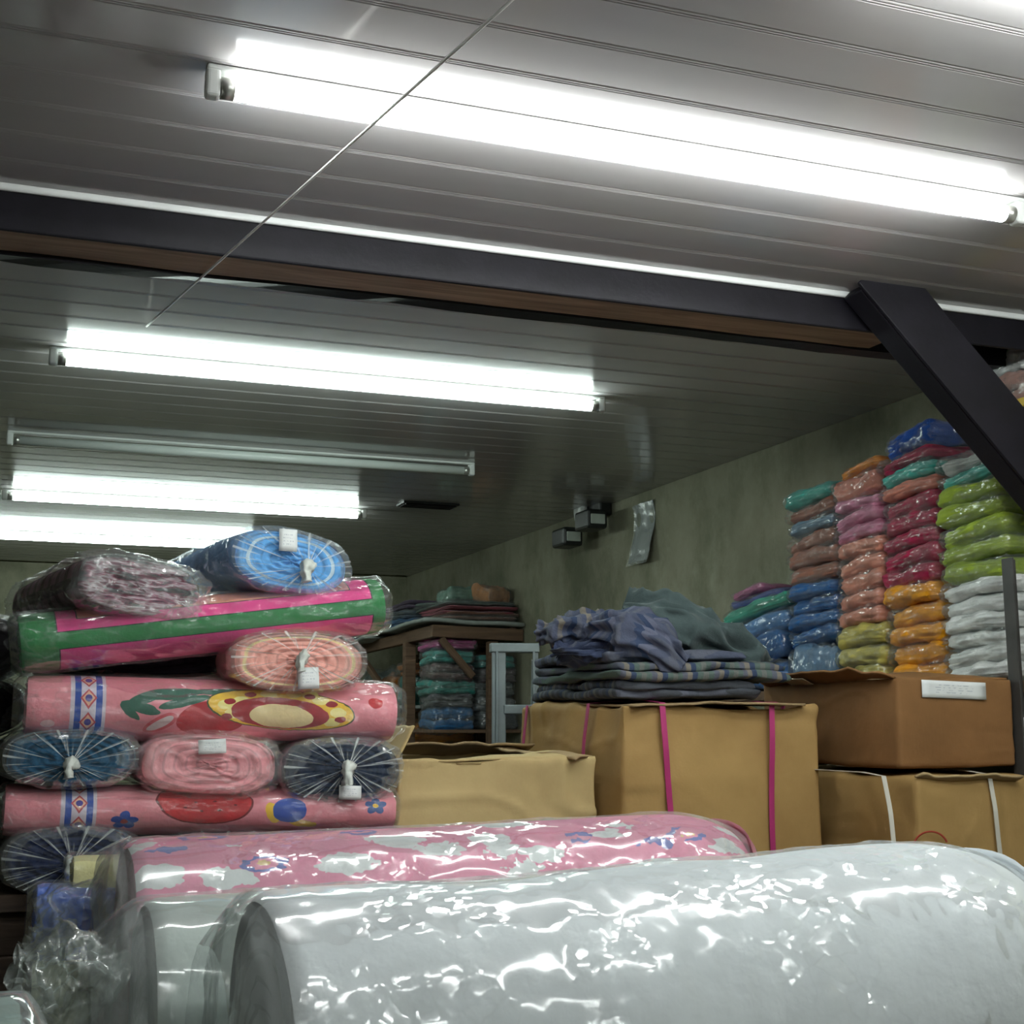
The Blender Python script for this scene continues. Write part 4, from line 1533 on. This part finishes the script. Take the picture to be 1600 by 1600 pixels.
beam('flange', (0.014, 0.014, 0), (0.014, up0.y - up1.y + 0.014, up0.z), 0.03, 0.004, dgm, ub, 0.001, up=(0, 1, 0))
# bag on the lower rack board and goods on the high shelf by the brace
bundle('white bagged towel with red edge on the lower board of the timber rack', (SX + 0.06, 2.06, RB - 0.14), 0.2, 0.09, 0.06, (0.55, 0.5, 0.5), None, (0, 0, .1), 2)
hs = thing('wall_shelf', 'high wall shelf with a yellow front edge beside the diagonal brace', 'shelf', (1.86, 1.9, CAMZ + 0.628))
box('shelf_board', 0, WX - 1.86 - 0.004, -0.35, 0.34, -0.015, 0.0, M['shelfwood'], hs, 0.002)
box('front_edge', -0.008, 0.0, -0.35, 0.35, -0.012, 0.006, M['yellow'], hs, 0.002)
for k, (yy, c, lb, hh) in enumerate([(2.15, (0.34, 0.2, 0.17), 'brown pink bagged cloth on the yellow edged shelf', 0.07), (2.0, gry, 'pale bagged cloth on the yellow edged shelf', 0.1), (1.84, (0.5, 0.5, 0.52), 'white bagged cloth at the inner end of the yellow edged shelf', 0.09)]):
    bundle(lb, (1.955, yy, CAMZ + 0.630), 0.16, 0.13, hh, c, None, (0, 0, 0.05), 2)
bundle('pale bagged cloth laid on the brown pink one by the brace', (1.955, 2.15, CAMZ + 0.702), 0.16, 0.12, 0.05, (0.6, 0.6, 0.6), None, (0, 0, -0.05), 1)

# ------------------------------------------------------------------ wall fittings
ep = P(921, 812, X=WX - 0.05)
el = thing('emergency_light', 'black twin head emergency light on the concrete wall', 'lamp', (WX - 0.004, ep.y, ep.z - 0.03))
box('back_box', -0.05, 0.0, -0.10, 0.12, 0.035, 0.10, M['black'], el, 0.008)
for dy, dz in ((0.12, -0.02), (-0.10, 0.015)):
    hd = box('lamp_head', -0.125, -0.045, dy - 0.06, dy + 0.06, dz - 0.04, dz + 0.03, M['black'], el, 0.010)
    box('lens', -0.112, -0.056, dy - 0.064, dy - 0.058, dz - 0.024, dz + 0.012, M['lens'], hd, 0.003)
V, F = tube_path([(-0.075, 0.04, 0.075), (-0.055, 0.04, 0.075)], 0.05, 24)
V = [(x, 0.04 + (y - 0.04) * 0.8, 0.075 + (z - 0.075) * 1.25) for x, y, z in V]
build('white_disc', V, F, M['white'], el)

pp0, pp1 = P(990, 790, X=WX - 0.01), P(1021, 874, X=WX - 0.01)
pw, ph = abs(pp0.y - pp1.y), pp0.z - pp1.z


def paper_fn(U, V):
    q = np.zeros(U.shape + (3,))
    q[..., 1] = (U - 0.5) * pw
    q[..., 2] = V * ph
    q[..., 0] = -0.012 - 0.012 * np.sin(V * 5 + 1) - 0.02 * np.maximum(0, 0.15 - V) * 4 + 0.004 * np.sin(U * 9)
    return q


ps = thing('paper_sleeve', 'grey paper sheet in a clear sleeve hung on the concrete wall', 'paper', (WX, (pp0.y + pp1.y) / 2, pp1.z))
v, f, u = grid(paper_fn, 10, 24)
o = build('sheet', v, f, simple('grey_paper', (0.30, 0.32, 0.31, 1), 0.7, var=0.15), ps, u)
o.modifiers.new('thick', 'SOLIDIFY').thickness = 0.0015
v2 = np.array(v)
v2[:, 0] -= 0.004 + 0.004 * np.abs(fbm(v2 * 20, 3))
v2[:, 1] *= 1.1
v2[:, 2] = v2[:, 2] * 1.03 - 0.01
build('sleeve', v2, f, M['film_flat'], ps, u)

dv0, dv1 = P(625, 785, Z=CEIL), P(712, 790, Z=CEIL)
cv = thing('ceiling_slats', 'narrow dark grille on the ceiling beyond the lit tubes', 'slats', ((dv0.x + dv1.x) / 2, dv0.y, CEIL))  # flat dark strip with thin slats, set on the ceiling
hl = (dv1.x - dv0.x) / 2
box('frame', -hl, hl, -0.05, 0.05, -0.008, 0.001, M['black'], cv, 0.002)
for k in range(5):
    box('slat', -hl + 0.01, hl - 0.01, -0.042 + k * 0.018, -0.034 + k * 0.018, -0.012, -0.008, M['darkpaint'], cv, 0.001)

# ------------------------------------------------------------------ step ladder
lp0, lp1 = P(790, 1012, Y=3.3), P(826, 1004, Y=3.3)
ld = thing('step_ladder', 'dull aluminium step ladder standing behind the strapped carton', 'ladder', ((lp0.x + lp1.x) / 2, 3.3, 0), (0, 0, R(-14)))
hw = (lp1.x - lp0.x) / 2 + 0.004
zt = lp0.z
for s in (-1, 1):
    x_ = s * (hw + 0.012)
    beam('rail', (x_ + s * 0.004, -0.05, 0), (x_, 0, zt), 0.036 if s < 0 else 0.014, 0.012, M['alum'], ld, 0.002, up=(0, 1, 0))
    beam('rib', (x_ + s * 0.004 - 0.006, -0.061, 0), (x_ - 0.006, -0.011, zt - 0.01), 0.006, 0.012, M['alum'], ld, 0.001, up=(0, 1, 0))
    beam('rear_leg', (x_, 0.30, 0), (x_, 0.02, zt - 0.03), 0.014, 0.02, M['alum'], ld, 0.002, up=(0, 1, 0))
box('top_cap', -hw - 0.034, hw + 0.022, -0.012, 0.03, zt - 0.012, zt + 0.012, M['alum'], ld, 0.003)
for k in range(1, 9):
    zz = zt - 0.158 * k
    yy = -0.05 * (1 - zz / zt)
    box('step', -hw, hw + 0.01, yy - 0.012, yy + 0.05, zz - 0.012, zz + 0.012, M['alum'], ld, 0.003)

# ------------------------------------------------------------------ shelf in the far corner
FX, FY0, FY1 = 1.66, 5.3, 6.75
zs = P(690, 968, Y=FY0).z
fs = thing('corner_shelf', 'rough timber shelf with braces in the far right corner', 'shelf', (FX, FY0, 0))
D = WX - FX - 0.006
sheet('top_board', fs, [(-0.06, 0.9, zs - 0.01), (-0.06, 0.0, zs), (D, 0.0, zs - 0.012), (D, 0.9, zs)], M['greyboard'], 3, 0.01, 4, (20, 12), 0.014)
sheet('top_board', fs, [(-0.1, 1.44, zs - 0.04), (-0.09, 0.86, zs - 0.02), (D, 0.86, zs - 0.012), (D, 1.44, zs - 0.02)], M['greyboard'], 5, 0.01, 4, (20, 12), 0.014)
beam('rail', (-0.02, 0.03, zs - 0.045), (D, 0.03, zs - 0.055), 0.03, 0.05, M['shelfwood'], fs)
beam('rail', (0.0, 0.06, zs - 0.045), (0.0, 1.42, zs - 0.06), 0.03, 0.05, M['shelfwood'], fs)
beam('rail', (D - 0.03, 0.06, zs - 0.045), (D - 0.03, 1.42, zs - 0.06), 0.03, 0.05, M['shelfwood'], fs)
for (xx, yy) in ((0.0, 0.42), (0.0, 1.40), (D - 0.03, 0.45), (D - 0.03, 1.40)):
    box('post', xx - 0.024, xx + 0.024, yy - 0.024, yy + 0.024, 0, zs - 0.072, M['shelfwood'], fs)
box('post', 0.22, 0.262, 0.0, 0.04, 0, zs - 0.085, M['shelfwood'], fs)
beam('brace', (0.02, 0.03, zs - 0.075), (0.16, 0.03, zs - 0.23), 0.025, 0.028, M['shelfwood'], fs)
beam('brace', (-0.026, 1.2, zs - 0.085), (-0.026, 0.5, zs - 0.36), 0.022, 0.03, M['shelfwood'], fs)
zl = P(660, 1101, X=FX).z
zl2 = P(660, 1165, X=FX).z
for zz in (zl, zl2):
    box('lower_board', -0.02, D, 0.40, 1.42, zz - 0.014, zz, M['greyboard'], fs, 0.002)
zl3 = P(735, 1140, Y=FY0 + 0.03).z
box('end_board', 0.0, D, 0.045, 0.375, zl3 - 0.014, zl3, M['shelfwood'], fs, 0.002)
tl = (0.03, 0.20, 0.17)
# flat fabrics lying on the top boards
for k, (yy, x_, z_, d, wd, h, c, lb) in enumerate([
        (FY0 + 0.25, 1.86, zs + 0.004, 0.33, 0.46, 0.03, (0.22, 0.10, 0.07), 'rust folded fabric lying on the near end of the corner shelf'),
        (FY0 + 0.26, 1.87, zs + 0.036, 0.32, 0.44, 0.03, (0.25, 0.06, 0.08), 'red folded fabric on the rust one on the corner shelf'),
        (FY0 + 0.28, 1.86, zs + 0.068, 0.32, 0.44, 0.025, (0.10, 0.14, 0.13), 'dull green folded fabric on top of the red one on the corner shelf'),
        (FY0 + 0.70, 1.84, zs + 0.004, 0.36, 0.40, 0.045, (0.06, 0.14, 0.26), 'blue folded fabric in the middle of the corner shelf top'),
        (FY0 + 0.70, 1.84, zs + 0.052, 0.35, 0.40, 0.035, (0.09, 0.12, 0.16), 'slate folded fabric on the blue one on the corner shelf'),
        (FY0 + 0.72, 1.84, zs + 0.09, 0.35, 0.40, 0.03, (0.14, 0.10, 0.16), 'dusky purple folded fabric on the slate one on the corner shelf'),
        (FY0 + 1.16, 1.80, zs - 0.015, 0.40, 0.42, 0.05, (0.05, 0.09, 0.15), 'dark blue folded fabric at the far end of the corner shelf top'),
        (FY0 + 1.16, 1.80, zs + 0.038, 0.40, 0.42, 0.05, (0.16, 0.18, 0.15), 'pale grey folded fabric on the dark blue one on the corner shelf')]):
    bundle(lb, (x_, yy, z_), d, wd, h, c, None, (0, 0, rnd.uniform(-.05, .05)), 2, cat='fabric', bag=(k % 2 == 0))
bundle('crumpled orange brown bag on the corner shelf against the wall', (1.95, FY0 + 0.18, zs + 0.096), 0.13, 0.13, 0.06, (0.4, 0.2, 0.1), None, (0.2, 0, 0.4), 1)
bundle('crumpled mint bag on the corner shelf beside the orange brown one', (1.83, FY0 + 0.25, zs + 0.096), 0.15, 0.14, 0.05, (0.16, 0.28, 0.22), None, (-.15, 0, 0.2), 1)
# stack of bags at the near end
zz = zl3 + 0.001
for k, (h, c, lb) in enumerate([(0.085, (0.03, 0.12, 0.28), 'blue bagged towels at the foot of the corner shelf stack'), (0.05, (0.10, 0.10, 0.11), 'dark grey bagged towels in the corner shelf stack'),
                                (0.06, tl, 'teal bagged towels low in the corner shelf stack'), (0.06, (0.11, 0.07, 0.07), 'brown bagged towels in the corner shelf stack'),
                                (0.055, (0.05, 0.28, 0.25), 'bright teal bagged towels high in the corner shelf stack'), (0.045, (0.42, 0.08, 0.24), 'pink bagged towels topping the corner shelf stack')]):
    bundle(lb, (FX + 0.10, FY0 + 0.2, zz), 0.18, 0.26, h, c, None, (0, rnd.uniform(-.03, .03), rnd.uniform(-.1, .1)), 2)
    zz += h + 0.004
zz = zl3 + 0.001
for k, (h, c, lb) in enumerate([(0.07, (0.08, 0.09, 0.10), 'charcoal bagged towels beside the blue ones at the shelf end'), (0.06, (0.16, 0.17, 0.18), 'patterned grey bagged towels near the ladder'),
                                (0.05, (0.13, 0.15, 0.15), 'pale grey bagged towels near the ladder'), (0.06, (0.10, 0.08, 0.09), 'dark brown bagged towels above the pale grey ones'), (0.05, (0.05, 0.24, 0.22), 'teal bagged towels topping the stack near the ladder')]):
    bundle(lb, (FX + 0.285, FY0 + 0.2, zz), 0.17, 0.26, h, c, None, (0, rnd.uniform(-.03, .03), rnd.uniform(-.1, .1)), 2)
    zz += h + 0.004
# goods on the boards along the side
for k, (yy, z_, wd, h, c, lb) in enumerate([(FY0 + 0.60, zl, 0.28, 0.13, tl, 'teal bagged towels on the middle board of the corner shelf'), (FY0 + 0.60, zl + 0.133, 0.26, 0.05, (0.4, 0.13, 0.02), 'orange bagged towels on the teal ones'),
                                            (FY0 + 0.98, zl, 0.26, 0.13, (0.36, 0.12, 0.02), 'orange bagged towels behind the shelf post'), (FY0 + 1.25, zl, 0.22, 0.16, (0.10, 0.13, 0.12), 'grey bagged towels at the far end of the middle board'),
                                            (FY0 + 0.58, zl2, 0.24, 0.09, (0.55, 0.2, 0.02), 'bright orange bag on the lowest board of the corner shelf'), (FY0 + 0.85, zl2, 0.24, 0.08, (0.45, 0.14, 0.02), 'rust orange bag on the lowest board of the corner shelf'),
                                            (FY0 + 1.15, zl2, 0.24, 0.09, (0.55, 0.22, 0.02), 'amber bag at the far end of the lowest board')]):
    bundle(lb, (FX + 0.18, yy, z_ + 0.001), 0.3, wd, h, c, None, (0, 0, rnd.uniform(-.08, .08)), 2)


# ------------------------------------------------------------------ tables that carry the goods
def table(label, x0, x1, y0, y1, z):
    t = thing('stock_table', label, 'table', ((x0 + x1) / 2, (y0 + y1) / 2, 0))
    hx, hy = (x1 - x0) / 2, (y1 - y0) / 2
    nb = max(2, int((y1 - y0) / 0.14))
    for k in range(nb):
        a = -hy + 2 * hy * k / nb
        box('plank', -hx, hx, a + 0.002, a + 2 * hy / nb - 0.002, z - 0.026, z - 0.001, M['tablewood'], t, 0.002)
    for sx in (-1, 1):
        for sy in (-1, 1):
            box('leg', sx * (hx - 0.04) - 0.025, sx * (hx - 0.04) + 0.025, sy * (hy - 0.04) - 0.025, sy * (hy - 0.04) + 0.025, 0, z - 0.09, M['tablewood'], t)
    for sy in (-1, 1):
        box('apron', -hx + 0.01, hx - 0.01, sy * (hy - 0.04) - 0.02, sy * (hy - 0.04) + 0.02, z - 0.09, z - 0.026, M['tablewood'], t)
    return t


table('plank table under the foreground fleece rolls', -0.35, 1.46, 0.98, 1.99, FZ)
table('plank table under the cartons', 0.62, 1.795, 1.995, 2.74, BZ)
pz = P(112, 1395, Y=PY).z
table('plank table under the stack of crosswise rolls', 0.0, 0.615, 2.16, 2.78, pz)
table('plank table under the dark rolls left of the stack', -0.36, -0.01, 2.36, 2.95, P(-100, 1356, Y=PY + 0.26).z)
